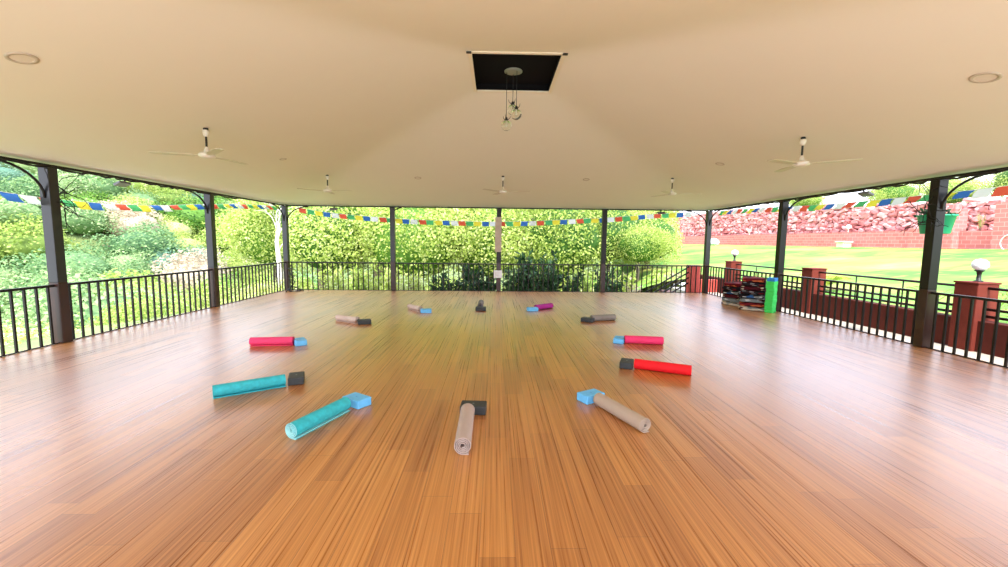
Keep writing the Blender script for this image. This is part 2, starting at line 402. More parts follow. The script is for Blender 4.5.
# ------------------------------------------------------------------ railings
def railing(a, b, label, n=20, group=None):
    a = Vector(a); b = Vector(b); d = (b - a); ln = d.length; ang = math.atan2(d.y, d.x)
    r = empty('railing', a, ang); tag(r, label, 'railing', group)
    e = PW / 2 + .004
    mb = MB(); mb.box(e, ln - e, -.022, .022, .80, .835); mb.build('top_rail', M['steel'], r, bevel=.004)
    mb = MB(); mb.box(e, ln - e, -.010, .010, .004, .016); mb.build('bottom_rail', M['steel'], r)
    first = None
    for k in range(n):
        x = e + (ln - 2 * e) * (k + .5) / n
        if first is None:
            mb = MB(); mb.box(-.0125, .0125, -.0125, .0125, .016, .80); first = mb.build('baluster', M['steel'], r)
            first.location = (x, 0, 0)
        else:
            c = first.copy(); col.objects.link(c); c.parent = r; c.location = (x, 0, 0)
names = ['back left corner post to the second back post', 'second back post to the middle post', 'middle post to the fourth back post', 'fourth back post to the back right corner']
for i in range(4):
    railing((bx[i], YB, 0), (bx[i + 1], YB, 0), 'black baluster railing bay from ' + names[i], 20)
yy = [YB - i * BAY for i in range(4)]
ln_ = ['between the back left corner and the next left post', 'between the two left side posts', 'left of the nearest left post at the picture edge']
rn_ = ['behind the blankets, from the back right corner', 'between the two right side posts in front of the red pillar', 'right of the nearest right post at the picture edge']
for i in range(3):
    railing((-W, yy[i + 1], 0), (-W, yy[i], 0), 'black baluster railing bay ' + ln_[i], 21)
    railing((W, yy[i + 1], 0), (W, yy[i], 0), 'black baluster railing bay ' + rn_[i], 21)
post(-W, yy[3], 'left side post beyond the left picture edge'); post(W, yy[3], 'right side post beyond the right picture edge')

# ------------------------------------------------------------------ ceiling fans
cz = cz_raw
def fan(x, y, rot, label, proto=[None]):
    top = cz(x, y)
    if proto[0] is None:
        r = empty('ceiling_fan')
        mb = MB(); mb.lathe([(.012, .335), (.035, .337), (.042, .325), (.034, .27), (.02, .255), (.011, .25)], n=16); cn = mb.build('canopy', M['cream'], r)
        mb = MB(); mb.lathe([(.001, .368), (.03, .366), (.032, .335), (.014, .334)], n=16); mb.build('ceiling_hook', M['black'], cn)
        mb = MB(); mb.lathe([(.013, .29), (.013, .08)], n=10); mb.build('downrod', M['black'], r)
        mb = MB(); mb.lathe([(.011, .12), (.022, .11), (.034, .06), (.040, .045), (.08, .035), (.10, .018), (.10, -.012), (.07, -.030), (.02, -.036), (.001, -.036)], n=24); mb.build('motor', M['cream'], r)
        for k in range(3):
            a = k * 2 * PI / 3
            b = MB(); Mx = Matrix.Rotation(a, 4, 'Z') @ Matrix.Rotation(math.radians(3), 4, 'X')
            pr = [(.09, .020), (.14, .022), (.17, .05), (.30, .062), (.55, .060), (.64, .054), (.66, .03)]
            vs = []
            for zq in (-.003, .003):
                for px, w in pr: vs.append(Mx @ Vector((px, -w, zq)))
                for px, w in reversed(pr): vs.append(Mx @ Vector((px, w, zq)))
            n = len(pr) * 2
            fs = [tuple(range(n - 1, -1, -1)), tuple(range(n, 2 * n))] + [(i, (i + 1) % n, n + (i + 1) % n, n + i) for i in range(n)]
            b.add(vs, fs); b.build('blade', M['blade'], r)
        proto[0] = r
    else:
        r = copy_tree(proto[0])
    r.location = (x, y, top - .365); r.rotation_euler = (0, 0, rot)
    tag(r, label, 'ceiling fan', 'cream three blade ceiling fans')
R = math.radians
fan(-4.03, 6.0, R(-45), 'large cream ceiling fan over the left side of the floor')
fan(4.14, 5.97, R(-38), 'large cream ceiling fan over the right side of the floor')
fan(-4.0, 10.1, R(-20), 'small distant ceiling fan left of the middle, near back left corner')
fan(.06, 10.15, R(-12), 'small distant ceiling fan above the middle back post')
fan(4.0, 10.0, R(-8), 'small distant ceiling fan right of the middle, near back right corner')

def downlight(x, y, label, r0=.10):
    zc = cz(x, y); e = .02
    nx = -(cz(x + e, y) - cz(x - e, y)) / (2 * e); ny = -(cz(x, y + e) - cz(x, y - e)) / (2 * e)
    r = empty('downlight', (x, y, zc)); r.rotation_mode = 'QUATERNION'
    r.rotation_quaternion = Vector((nx, ny, 1)).to_track_quat('Z', 'Y')
    tag(r, label, 'ceiling light', 'round recessed ceiling lights')
    mb = MB(); mb.lathe([(r0 * .72, -.002), (r0 * .74, -.008), (r0, -.008), (r0 * 1.02, -.001)], n=28); mb.build('ring', mat('ring', (.55, .48, .38), .5), r)
    mb = MB(); mb.lathe([(.001, -.004), (r0 * .73, -.004)], n=28); mb.build('diffuser', mat('diffuser', (.78, .72, .6), .5), r)
downlight(-4.05, 3.78, 'round ceiling light at the far left near the top')
downlight(4.16, 3.79, 'round ceiling light at the far right of the ceiling')
downlight(-1.96, 10.35, 'round ceiling light between the left and middle back fans', .08)
downlight(2.05, 10.3, 'round ceiling light between the middle and right back fans', .08)
downlight(4.09, 8.07, 'round ceiling light behind the large right fan', .08)
downlight(-4.05, 8.15, 'round ceiling light behind the large left fan', .06)

# ------------------------------------------------------------------ flags
FC = {n: None for n in ('blue', 'white', 'red', 'green', 'yellow')}
for n, c in (('blue', (.05, .17, .55)), ('white', (.85, .86, .92)), ('red', (.78, .12, .07)), ('green', (.10, .48, .18)), ('yellow', (.88, .76, .08))):
    FC[n] = leaf_mat('flag_' + n, [(0, c), (1, c)], .35, .8, .1)
ORD = ['blue', 'white', 'red', 'green', 'yellow']
def flag_string(path, label, start, step=.235, drop_=.15, tilt=0.0, side=Vector((0, 1, 0)), rev=False):
    rnd = random.Random(len(label))
    r = empty('prayer_flag_string', path(0.0)); tag(r, label, 'prayer flags', 'strings of small prayer flags round the eaves')
    o0 = path(0.0)
    N_ = 400; P = [path(i / N_) for i in range(N_ + 1)]
    mb = MB(); mb.tube([p - o0 for p in P[::8]], .004, 5); mb.build('cord', M['white'], r)
    acc = 0; k = start; i = 0
    cur = []
    segs = []; s0 = 0; L_ = [0]
    for i in range(N_): L_.append(L_[-1] + (P[i + 1] - P[i]).length)
    def at(s):
        for i in range(N_):
            if L_[i + 1] >= s: 
                t = (s - L_[i]) / (L_[i + 1] - L_[i]); return P[i].lerp(P[i + 1], t)
        return P[-1]
    s = .05
    while s + .20 < L_[-1]:
        a = at(s); b = at(s + .205); nm = ORD[k % 5]
        tl = tilt + rnd.uniform(-.18, .18); drop = Vector((0, 0, -1)) * math.cos(tl) + side * math.sin(tl)
        sk = (b - a).normalized() * rnd.uniform(-.02, .05)
        vs = []
        for j in range(5):
            for q in range(4):
                p = a.lerp(b, q / 3) + (drop * drop_ + sk) * (j / 4) + side * (.012 * math.sin(q * 2 + j * 1.7 + k))
                vs.append(p - o0)
        fs = [(j * 4 + q, j * 4 + q + 1, j * 4 + q + 5, j * 4 + q + 4) for j in range(4) for q in range(3)]
        m_ = MB(); m_.add(vs, fs, 0, True); fo = m_.build('flag', FC[nm], r); fo['label'] = nm + ' flag'
        s += step; k += -1 if rev else 1
def pl(*pts):
    pts = [Vector(p) for p in pts]
    def f(t):
        q = t * (len(pts) - 1); i = min(int(q), len(pts) - 2); u = q - i
        p0 = pts[max(i - 1, 0)]; p1 = pts[i]; p2 = pts[i + 1]; p3 = pts[min(i + 2, len(pts) - 1)]
        return .5 * ((2 * p1) + (p2 - p0) * u + (2 * p0 - 5 * p1 + 4 * p2 - p3) * u * u + (-p0 + 3 * p1 - 3 * p2 + p3) * u ** 3)
    return f
XO = W + .14
flag_string(pl((-XO, 4.6, 2.18), (-XO, 5.7, 2.05), (-XO, 6.9, 2.03), (-XO, 8.1, 2.09), (-XO, 9.4, 2.22), (-XO, 10.8, 2.34), (-XO, 12.4, 2.42)), 'string of coloured prayer flags hanging along the left side', 1, drop_=.14, tilt=-.75, side=Vector((-1, 0, 0)))
flag_string(pl((-5.95, 12.82, 2.42), (-5.0, 12.82, 2.28), (-3.8, 12.82, 2.18), (-2.6, 12.82, 2.11), (-1.2, 12.82, 2.08), (-.2, 12.82, 2.07), (1.0, 12.82, 2.10), (2.5, 12.82, 2.19), (3.4, 12.82, 2.24), (4.8, 12.82, 2.37), (6.0, 12.82, 2.42)), 'string of coloured prayer flags sagging along the back', 2, drop_=.135)
flag_string(pl((XO, 4.5, 2.30), (XO, 5.6, 2.26), (XO, 6.8, 2.26), (XO, 8.2, 2.28), (XO, 9.4, 2.33), (XO, 10.8, 2.39), (XO, 12.4, 2.43)), 'string of coloured prayer flags hanging along the right side', 0, drop_=.14, tilt=-.6, side=Vector((1, 0, 0)), rev=True)

# wire tangles at the near posts
def tangle(x, y, z, seed, sgn, label):
    rnd = random.Random(seed); r = MB()
    for k in range(15):
        p = Vector((sgn * rnd.uniform(.0, .03), rnd.uniform(-.05, .12), rnd.uniform(-.25, .22))); pts = [p.copy()]
        d = Vector((-sgn * rnd.uniform(.0, .4), rnd.uniform(-.6, 1), rnd.uniform(-1, .8))).normalized()
        for j in range(7):
            d = (d + Vector((-sgn * rnd.uniform(-.35, .4), rnd.uniform(-.6, .6), rnd.uniform(-.7, .6)))).normalized()
            p = p + d * .055
            if sgn < 0: p.x = max(p.x, .0)
            else: p.x = min(p.x, -.0)
            pts.append(p.copy())
        r.tube(pts, [.007, .006, .006, .005, .005, .004, .004, .003], 5)
    o = r.build('wire_tangle', M['wire']); o.location = (x, y, z); tag(o, label, 'wire')
tangle(-W + PW / 2 + .006, 6.08, 2.13, 5, -1, 'loose tangle of wire on the nearest left post')
tangle(W - PW / 2 - .006, 6.06, 2.05, 9, 1, 'loose tangle of wire on the nearest right post')

def floodlight(x, y, rz, label):
    r = empty('floodlight', (x, y, H - .040), rz); tag(r, label, 'floodlight', 'small floodlights under the eaves beams')
    mb = MB(); mb.bar((0, 0, 0), (0, -.02, -.05), .03, .012); mb.build('mount', M['black'], r)
    mb = MB(); Mx = Matrix.Translation((0, -.05, -.075)) @ Matrix.Rotation(R(25), 4, 'X'); mb.box(-.11, .11, -.06, .06, -.02, .02, M=Mx); mb.build('housing', mat('lamp_grey', (.18, .18, .2), .4), r, bevel=.006)
floodlight(-W, 7.3, R(-90), 'small floodlight under the left eaves beyond the nearest left post')
floodlight(W, 7.34, R(90), 'small floodlight under the right eaves between the two right posts')
floodlight(-4.81, YB, 0, 'small floodlight under the back eaves near the left corner')
floodlight(4.79, YB, 0, 'small floodlight under the back eaves near the right corner')

# box and board on the middle post
bt = empty('switch_box', (-.02, YB - PW / 2 - .003, .53)); tag(bt, 'white electrical box low on the middle back post', 'switch box')
mb = MB(); mb.box(-.125, .125, -.07, 0, -.11, .11); mb.build('housing', M['white'], bt, bevel=.008)
mb = MB(); mb.box(-.09, .09, -.076, -.0705, -.07, .07); mb.build('cover', mat('cover_white', (.75, .76, .78), .3), bt, bevel=.002)
mb = MB(); mb.box(-.095, .095, -.022, 0, 1.18, 2.2)
o = mb.build('wall_board', M['pole_wood'], bevel=.004); o.location = (-.02, YB - PW / 2 - .003, 0); tag(o, 'tall narrow pale board fixed high on the middle back post', 'board')

# ------------------------------------------------------------------ yoga mats and blocks
def mat_cloth(name, c, var=.12, scale=14, rough=.7, inner=None):
    return mat(name, c, rough, var=var, scale=scale, bump=.15, spec=.25)
MC = {'teal': mat_cloth('mat_teal', (.04, .46, .52), .45, 22), 'tan': mat_cloth('mat_tan', (.46, .36, .31), .06), 'tan2': mat_cloth('mat_taupe', (.46, .36, .28), .06),
      'pink': mat_cloth('mat_pink', (.86, .045, .17)), 'pinkl': mat_cloth('mat_pink_left', (.84, .06, .18)), 'red': mat_cloth('mat_red', (.84, .012, .02)), 'grey': mat_cloth('mat_grey', (.26, .23, .20)),
      'cream': mat_cloth('mat_beige', (.64, .50, .42)), 'slate': mat_cloth('mat_slate', (.18, .16, .16)), 'purple': mat_cloth('mat_purple', (.40, .025, .26))}
MI = {'teal': mat_cloth('mat_teal_in', (.35, .72, .70))}
def mat_mesh(Rr=.062, L=.62, core=.013, th=.0062, pitch=.0122, seed=0):
    """one long sheet wound in a spiral: the ends show the windings"""
    turns = (Rr - th / 2 - core) / pitch; n = int(turns * 26); rnd = random.Random(seed)
    cen = []
    for i in range(n + 1):
        a = i / 26 * 2 * PI; q = core + pitch * i / 26
        cen.append((q, a))
    # finish: run out as a short flap on the ground
    a_end = -PI / 2
    off = a_end - cen[-1][1]
    pts = [(q * math.cos(a + off), q * math.sin(a + off)) for q, a in cen]
    qx, qz = pts[-1]
    pts += [(qx + .012, qz + .000), (qx + .026, qz - .0005), (qx + .04, qz - .001)]
    zmin = min(p[1] for p in pts)
    outer = []; inner = []
    for i, p in enumerate(pts):
        a = Vector(pts[max(i - 1, 0)]); b = Vector(pts[min(i + 1, len(pts) - 1)]); d = (b - a).normalized(); nn = Vector((d.y, -d.x))
        outer.append(Vector(p) + nn * th / 2); inner.append(Vector(p) - nn * th / 2)
    zmin = min(min(p.y for p in outer), min(p.y for p in inner))
    mb = MB(); vs = []; K = len(pts)
    ys = [-L / 2, -L / 2 + .006, 0, L / 2 - .006, L / 2]
    for y in ys:
        for p in outer: vs.append((p.x, y, p.y - zmin + .001))
        for p in inner: vs.append((p.x, y, p.y - zmin + .001))
    fo = []; fi = []
    for j in range(len(ys) - 1):
        for i in range(K - 1):
            A = j * 2 * K; B = (j + 1) * 2 * K
            fo.append((A + i, A + i + 1, B + i + 1, B + i)); fi.append((A + K + i, B + K + i, B + K + i + 1, A + K + i + 1))
        fo.append((A, B, B + K, A + K)); fo.append((A + K - 1, A + 2 * K - 1, B + 2 * K - 1, B + K - 1))
    ends = []
    Z = (len(ys) - 1) * 2 * K
    for i in range(K - 1):
        ends.append((i, K + i, K + i + 1, i + 1)); ends.append((Z + i, Z + i + 1, Z + K + i + 1, Z + K + i))
    mb.add(vs, fo, 0, True); b0 = len(mb.f)
    mb.f += fi; mb.m += [1] * len(fi); mb.sm += [True] * len(fi)
    mb.f += ends; mb.m += [2] * len(ends); mb.sm += [False] * len(ends)
    return mb
def yoga_mat(p, q, c, label, Rr=.062, L=.62, light=None, flap=1):
    """p: outer end centre, q: a point further along its axis"""
    p = Vector((*p, 0)); q = Vector((*q, 0)); d = (q - p).normalized(); ce = p + d * L / 2
    cm = MC[c]; li = light or cm
    o = mat_mesh(Rr, L).build('yoga_mat', [cm, li, li])
    o.location = ce; o.rotation_euler = (0, 0, math.atan2(d.y, d.x) - PI / 2 + (PI if flap < 0 else 0))
    tag(o, label, 'yoga mat', 'rolled yoga mats laid in a ring')
BC = {'blue': mat('block_blue', (.14, .52, .92), .6, var=.1, scale=40), 'dark': mat('block_charcoal', (.030, .036, .038), .6, var=.2, scale=40),
      'green': mat('block_green', (.05, .78, .13), .6, var=.06, scale=30), 'blue2': mat('block_mid_blue', (.02, .25, .66), .6, var=.1, scale=40)}
logo_l = mat('block_mark_light', (.25, .27, .28), .6); logo_d = mat('block_mark_blue', (.06, .30, .72), .6)
def yoga_block(x, y, ang, c, label, z=0, group='foam yoga blocks beside the mats', lx=.225, ly=.15, h=.078, mark=True):
    r = empty('yoga_block', (x, y, z + .0008), ang)
    tag(r, label, 'yoga block', group)
    mb = MB(); mb.box(-lx / 2, lx / 2, -ly / 2, ly / 2, 0, h); mb.build('foam_body', BC[c], r, bevel=.009)
    if mark:
        mb = MB(); n = 6
        mb.lathe([(.001, h + .0006), (.010, h + .0006)], n=12); mb.build('mark', logo_l if c == 'dark' else logo_d, r)
    return r
yoga_mat((-2.76, 3.94), (-2.22, 4.31), 'teal', 'teal mottled rolled mat with a charcoal block, left of the ring', L=.615)
yoga_block(-2.19, 4.40, R(112), 'dark', 'charcoal foam block at the end of the left teal mat')
yoga_mat((-1.63, 3.10), (-1.38, 3.72), 'teal', 'teal rolled mat nearest the camera on the left, by a blue block', L=.59, Rr=.064, light=MI['teal'])
yoga_block(-1.36, 3.78, R(-34), 'blue', 'light blue foam block at the end of the nearest teal mat')
yoga_mat((-.325, 2.86), (-.33, 3.56), 'tan', 'pale beige rolled mat in the front middle, pointing at the camera', L=.64, Rr=.066)
yoga_block(-.29, 3.62, R(-3), 'dark', 'charcoal foam block behind the front middle beige mat')
yoga_mat((1.09, 3.21), (.83, 3.85), 'tan2', 'taupe rolled mat front right, touching a light blue block', L=.62, Rr=.062)
yoga_block(.81, 3.90, R(30), 'blue', 'light blue foam block at the end of the taupe mat')
yoga_mat((2.13, 4.66), (1.60, 4.92), 'red', 'bright red rolled mat on the right of the ring', L=.625)
yoga_block(1.495, 5.00, R(68), 'dark', 'charcoal foam block beside the red mat')
yoga_mat((2.38, 6.12), (1.86, 6.20), 'pink', 'hot pink rolled mat on the right, behind the red one', L=.55)
yoga_block(1.77, 6.25, R(66), 'blue', 'light blue foam block at the end of the right pink mat')
yoga_mat((-3.53, 5.93), (-2.97, 5.99), 'pinkl', 'hot pink rolled mat on the left side of the ring', L=.57)
yoga_block(-2.885, 6.02, R(-56), 'blue', 'light blue foam block at the end of the left pink mat')
yoga_mat((-3.02, 7.84), (-2.52, 7.56), 'cream', 'beige rolled mat back left, beside a charcoal block', L=.52)
yoga_block(-2.44, 7.56, R(22), 'dark', 'charcoal foam block at the end of the back left beige mat')
yoga_mat((2.21, 8.08), (1.72, 7.94), 'grey', 'grey rolled mat back right, beside a charcoal block', L=.50)
yoga_block(1.65, 7.90, R(-34), 'dark', 'charcoal foam block at the end of the grey mat')
yoga_mat((-1.98, 9.26), (-1.64, 8.86), 'cream', 'beige rolled mat at the far left, with a blue block', L=.48)
yoga_block(-1.54, 8.80, R(8), 'blue', 'light blue foam block in front of the far left beige mat')
yoga_mat((-.43, 9.86), (-.43, 9.0), 'slate', 'dark grey rolled mat at the far middle, seen end on', L=.60, Rr=.07)
yoga_block(-.41, 9.12, 0, 'dark', 'charcoal foam block in front of the far middle mat')
yoga_mat((1.18, 9.52), (.74, 9.18), 'purple', 'purple rolled mat at the far right of the ring', L=.50)
yoga_block(.71, 9.10, R(14), 'blue', 'light blue foam block in front of the purple mat')

# block stack
sx_, sy_ = 5.96, 9.14
ordn = ['first', 'second', 'third', 'fourth', 'fifth', 'sixth', 'seventh', 'eighth', 'ninth']
for k in range(9):
    yoga_block(sx_ + random.uniform(-.006, .006), sy_ + random.uniform(-.006, .006), R(38 + random.uniform(-3, 3)), 'green', 'bright green foam block, %s from the floor in the stack by the railing' % ordn[k], z=k * .0765, group='green blocks stacked by the right railing', h=.0755, mark=False, lx=.22, ly=.16)
yoga_block(sx_, sy_, R(40), 'blue2', 'blue foam block on top of the green block stack', z=9 * .0765, group='green blocks stacked by the right railing', h=.0755, mark=False, lx=.22, ly=.16)

# blankets
def blanket_mat(seed, base, accents):
    rnd = random.Random(seed)
    m = bpy.data.materials.new('blanket_weave'); m.use_nodes = True
    nt = m.node_tree; N = nt.nodes; L = nt.links; b = N['Principled BSDF']; b.inputs['Roughness'].default_value = .95; b.inputs['Specular IOR Level'].default_value = .1
    tc = N.new('ShaderNodeTexCoord'); mp = N.new('ShaderNodeMapping'); mp.inputs['Scale'].default_value = (15, 11, 36); mp.inputs['Location'].default_value = (seed * 3.1, seed, seed * .7)
    L.new(tc.outputs['Object'], mp.inputs[0])
    v = N.new('ShaderNodeTexVoronoi'); v.inputs['Scale'].default_value = 1.0; L.new(mp.outputs[0], v.inputs['Vector'])
    r = N.new('ShaderNodeValToRGB'); r.color_ramp.interpolation = 'CONSTANT'
    sp = N.new('ShaderNodeSeparateColor'); L.new(v.outputs['Color'], sp.inputs[0]); L.new(sp.outputs[0], r.inputs[0])
    st = [(0, base), (.50, accents[0]), (.60, base), (.78, accents[1]), (.88, accents[2])]
    ramp_set(r, st); L.new(r.outputs[0], b.inputs['Base Color'])
    return m
def blanket(x, y, z, rz, lx, ly, h, m, label, seed):
    """folded cloth: a serpentine of soft layers extruded with wobble"""
    rnd = random.Random(seed); nl = 3; t = h / nl; prof = []
    # outline of folded layers seen from the side (x,z), a closed rounded ribbon
    K = 44; U = 26
    mb = MB(); vs = []
    for u in range(U + 1):
        fy = u / U; yq = (fy - .5) * ly
        edge = min(1, .82 + 1.6 * min(fy, 1 - fy) * 2)
        for k in range(K):
            a = 2 * PI * k / K; ca, sa = math.cos(a), math.sin(a)
            ex = math.copysign(abs(ca) ** .28, ca); ezz = math.copysign(abs(sa) ** .5, sa)
            gro = 0
            zz = (ezz * .5 + .5)
            gro = -.022 * (math.cos(zz * nl * 2 * PI) * .5 + .5) * abs(ca) ** .5
            px = ex * (lx / 2 + gro) * edge; pz = zz * h
            w = noise.noise(Vector((px * 6 + seed, yq * 6, pz * 8))) * .014
            pz2 = pz + (noise.noise(Vector((px * 4, yq * 4 + seed * 2, 1))) * .008 if pz > h * .3 else 0)
            vs.append((px + w, yq + w * .6, max(pz2, .0)))
    fs = [(u * K + k, u * K + (k + 1) % K, (u + 1) * K + (k + 1) % K, (u + 1) * K + k) for u in range(U) for k in range(K)]
    fs += [tuple(range(K - 1, -1, -1)), tuple(U * K + k for k in range(K))]
    mb.add(vs, fs, 0, True)
    o = mb.build('folded_blanket', m); o.location = (x, y, z); o.rotation_euler = (0, 0, rz)
    tag(o, label, 'blanket', 'patterned blankets folded in two piles by the railing')
red = (.16, .012, .018); blk = (.018, .014, .016); crm = (.62, .54, .42); gry = (.20, .22, .22); blu = (.03, .10, .26); mar = (.075, .01, .015); wht = (.62, .64, .62); org = (.55, .14, .05)
bms = [blanket_mat(1, mar, [crm, red, blk]), blanket_mat(2, red, [blk, org, mar]), blanket_mat(3, blk, [mar, gry, red]), blanket_mat(4, gry, [wht, blk, mar]), blanket_mat(5, blk, [gry, wht, blu]), blanket_mat(6, crm, [blk, mar, gry])]
tone = ['cream', 'red', 'grey', 'maroon', 'black and white', 'black']
bmi = [5, 1, 3, 4, 2, 0, 2, 1]; hs = .092
pos = ['at the bottom', 'second from the bottom', 'third from the bottom', 'fourth from the bottom', 'fifth from the bottom', 'sixth from the bottom', 'second from the top', 'on top']
tn = ['maroon', 'dark red', 'black', 'grey', 'black and white', 'cream']
for k in range(8):
    blanket(5.80 + random.uniform(-.02, .02), 9.56, .001 + k * hs, R(58 + random.uniform(-4, 4)), .60, .52 - .012 * k, hs - .001, bms[bmi[k]], tn[bmi[k]] + ' folded blanket ' + pos[k] + ' of the pile beside the green blocks', k + 11)
bml = [5, 3, 0, 4, 2, 1, 3]; pos = pos[:4] + pos[6:]
for k in range(6):
    blanket(5.82 + random.uniform(-.03, .03), 10.22, .001 + k * hs, R(24 + random.uniform(-5, 5)), .56, .50 - .02 * k, hs - .001, bms[bml[k]], tn[bml[k]] + ' folded blanket ' + pos[k] + ' of the farther pile', k + 31)

# tripod stand with coiled cable in the corner
ts = empty('tripod_stand', (-5.93, 12.28, 0)); tag(ts, 'small black tripod stand wrapped in cable at the back left corner', 'tripod stand')
for k in range(3):
    a = k * 2.09 + .4
    mb = MB(); mb.tube([(0, 0, .16), (math.cos(a) * .18, math.sin(a) * .18, .07), (math.cos(a) * .30, math.sin(a) * .30, .014)], .013, 6); mb.build('leg', M['black'], ts)
mb = MB(); mb.tube([(0, 0, .10), (0, 0, .66)], .016, 8); mb.build('pole', M['black'], ts)
mb = MB(); mb.tube([(-.13, 0, .64), (0, 0, .66), (.08, .02, .63)], .014, 6); mb.build('cross_arm', M['black'], ts)
rnd = random.Random(4); mb = MB()
for j in range(4):
    pts = []
    for k in range(34):
        a = k * .55 + j; q = .05 + .03 * j * .3 + rnd.uniform(-.015, .02)
        pts.append((math.cos(a) * q, math.sin(a) * q, .55 - k * .0145 + rnd.uniform(-.01, .01)))
    mb.tube(pts, .006, 5)
pts = []
for k in range(40):
    a = k * .5; q = .20 + rnd.uniform(-.05, .05); pts.append((math.cos(a) * q + .08, math.sin(a) * q * .8, .012 + rnd.uniform(0, .03)))
mb.tube(pts, .008, 5)
mb.build('cable', M['wire'], ts)

# ------------------------------------------------------------------ terrain
def ss(a, b, x):
    t = max(0, min(1, (x - a) / (b - a))); return t * t * (3 - 2 * t)
def crest(az):
    return 13 + 22 * ss(24, 52, az)
def ground(x, y):
    # left / back slope and far hill
    r = math.hypot(x, y - 2); az = math.degrees(math.atan2(-x, max(y - 2, .01))) if y > 2 else 90
    dl = max(0, -x - W, y - YB) if (x < 0 or y > YB) else 0
    d = math.hypot(max(0, -x - W), max(0, y - YB))
    low = -.7 - 9.5 * ss(0, 42, d)
    k = ss(55, 165, r)
    z_left = low * (1 - k) + crest(az) * k
    # back right: earth bank
    # lawn
    lawn = .18 + 1.17 * ss(7.5, 23, x) * 1.0 if x < 23 else 1.35 + .25 * (min(x, 40) - 23)
    if x < 7.75: lawn = -.12
    w = ss(0, 5, x - (2.0 + .32 * max(0, y - 12))) if y > 12.6 else (1 if x > 0 else 0)
    return z_left * (1 - w) + lawn * w
def grid(name, x0, x1, y0, y1, step, m, skip=None, fx=None):
    nx = int((x1 - x0) / step) + 1; ny = int((y1 - y0) / step) + 1
    vs = []; idx = {}
    for j in range(ny):
        for i in range(nx):
            x = x0 + i * step; y = y0 + j * step
            vs.append((x, y, ground(x, y) - (.35 if step > 1 and x > -16 else 0) + noise.noise(Vector((x * .12, y * .12, 0))) * .12 * (0 if abs(x) < 9 and y < 16 else 1)))
    fs = []
    for j in range(ny - 1):
        for i in range(nx - 1):
            xc = x0 + (i + .5) * step; yc = y0 + (j + .5) * step
            if skip and skip(xc, yc): continue
            fs.append((j * nx + i, j * nx + i + 1, (j + 1) * nx + i + 1, (j + 1) * nx + i))
    b = MB(); b.add(vs, fs, 0, True)
    return b.build(name, m)
under = lambda x, y: -W - .4 < x < 7.0 and y < YB - .2
o = grid('ground_slope', -252, 64.0, -24, 252, 4, M['soil'], lambda x, y: (x > -12 and y < 16) or (x > 4 and y < 20))
tag(o, kind='structure')
o = grid('ground_bank', -14.0, 8.0, -24, 22, .8, M['soil'], lambda x, y: under(x, y) or (x > 6.3 and y < 13.2)); tag(o, kind='structure')
# walkway and lawn on the right
mb = MB(); mb.box(W + .09, 7.31, -6, 15.5, -.30, -.12); tag(mb.build('walkway', M['walk']), kind='structure')
def lawn_z(x, y): return .22 + 1.13 * ss(7.5, 23, x) if x < 23 else 1.35
vs = []; fs = []; NX, NY = 40, 60
for j in range(NY + 1):
    for i in range(NX + 1):
        x = 7.68 + (24.2 - 7.68) * i / NX; y = -8 + (72 + 8) * j / NY
        vs.append((x, y, lawn_z(x, y) + .05 * noise.noise(Vector((x * .5, y * .5, 3)))))
for j in range(NY):
    for i in range(NX):
        a = j * (NX + 1) + i; fs.append((a, a + 1, a + NX + 2, a + NX + 1))
# lawn extension behind the pavilion, on the right
b = len(vs); 
mb = MB(); mb.add(vs, fs, 0, True); tag(mb.build('lawn', M['lawn']), kind='structure')
vs = []; fs = []; NX, NY = 30, 40
for j in range(NY + 1):
    for i in range(NX + 1):
        y = 15.6 + 56.4 * j / NY; xl = 2.0 + .34 * (y - 12); x = xl + (max(7.72, xl + .1) - xl) * i / NX
        edge = ss(0, 1.0, i / NX); zz = ground(x, y) * (1 - edge) + lawn_z(max(x, 7.7), y) * edge
        vs.append((x, y, zz - .01))
for j in range(NY):
    for i in range(NX):
        a = j * (NX + 1) + i; fs.append((a, a + 1, a + NX + 2, a + NX + 1))
mb = MB(); mb.add(vs, fs, 0, True); tag(mb.build('lawn_verge', M['lawn']), kind='structure')
# high terrace behind the rubble wall
mb = MB(); vs = [(25.0, 10, 3.5), (25.0, 62, 4.7), (60, 80, 6.0), (60, -10, 5.0)]; mb.add(vs, [(0, 1, 2, 3)]); tag(mb.build('ground_terrace', M['soil']), kind='structure')

# ------------------------------------------------------------------ fence on the right
FX = 7.30
lw = MB(); lw.box(FX, FX + .22, -4, 15.9, -.30, .36)
o = lw.build('garden_wall', M['reddark'], bevel=.01); tag(o, 'low dark red garden wall carrying the pipe fence, right of the walkway', 'wall')
lw = MB(); lw.box(6.36, FX - .003, 13.9, 14.1, -.5, .30)
o = lw.build('garden_wall', M['redbright'], bevel=.01); tag(o, 'short low red wall behind the back right corner post', 'wall')
def pillar(x, y, z0, z1, label, lamp=None, w=.34):
    mb = MB(); mb.box(-w / 2, w / 2, -w / 2, w / 2, z0, z1)
    r = empty('brick_pillar', (x, y, 0)); tag(r, label, 'pillar')
    mb.build('shaft', M['redbright' if w < .32 else 'redwall'], r, bevel=.012)
    mb = MB(); mb.box(-w / 2 - .012, w / 2 + .012, -w / 2 - .012, w / 2 + .012, z1, z1 + .03); mb.build('cap', M['redwall'], r, bevel=.008)
    if lamp:
        q = empty('globe_lamp', (x + .02, y, z1 + .031)); tag(q, lamp, 'garden lamp', 'white globe lamps on the garden pillars')
        mb = MB(); mb.lathe([(.001, 0), (.055, .0), (.055, .012), (.032, .02), (.026, .10), (.034, .15), (.060, .165), (.060, .18), (.001, .18)], n=16); mb.build('stem', M['black'], q)
        mb = MB(); mb.lathe([(.04, .18), (.075, .195), (.098, .235), (.10, .26), (.09, .305), (.055, .34), (.001, .352)], n=20); mb.build('globe', M['globe'], q)
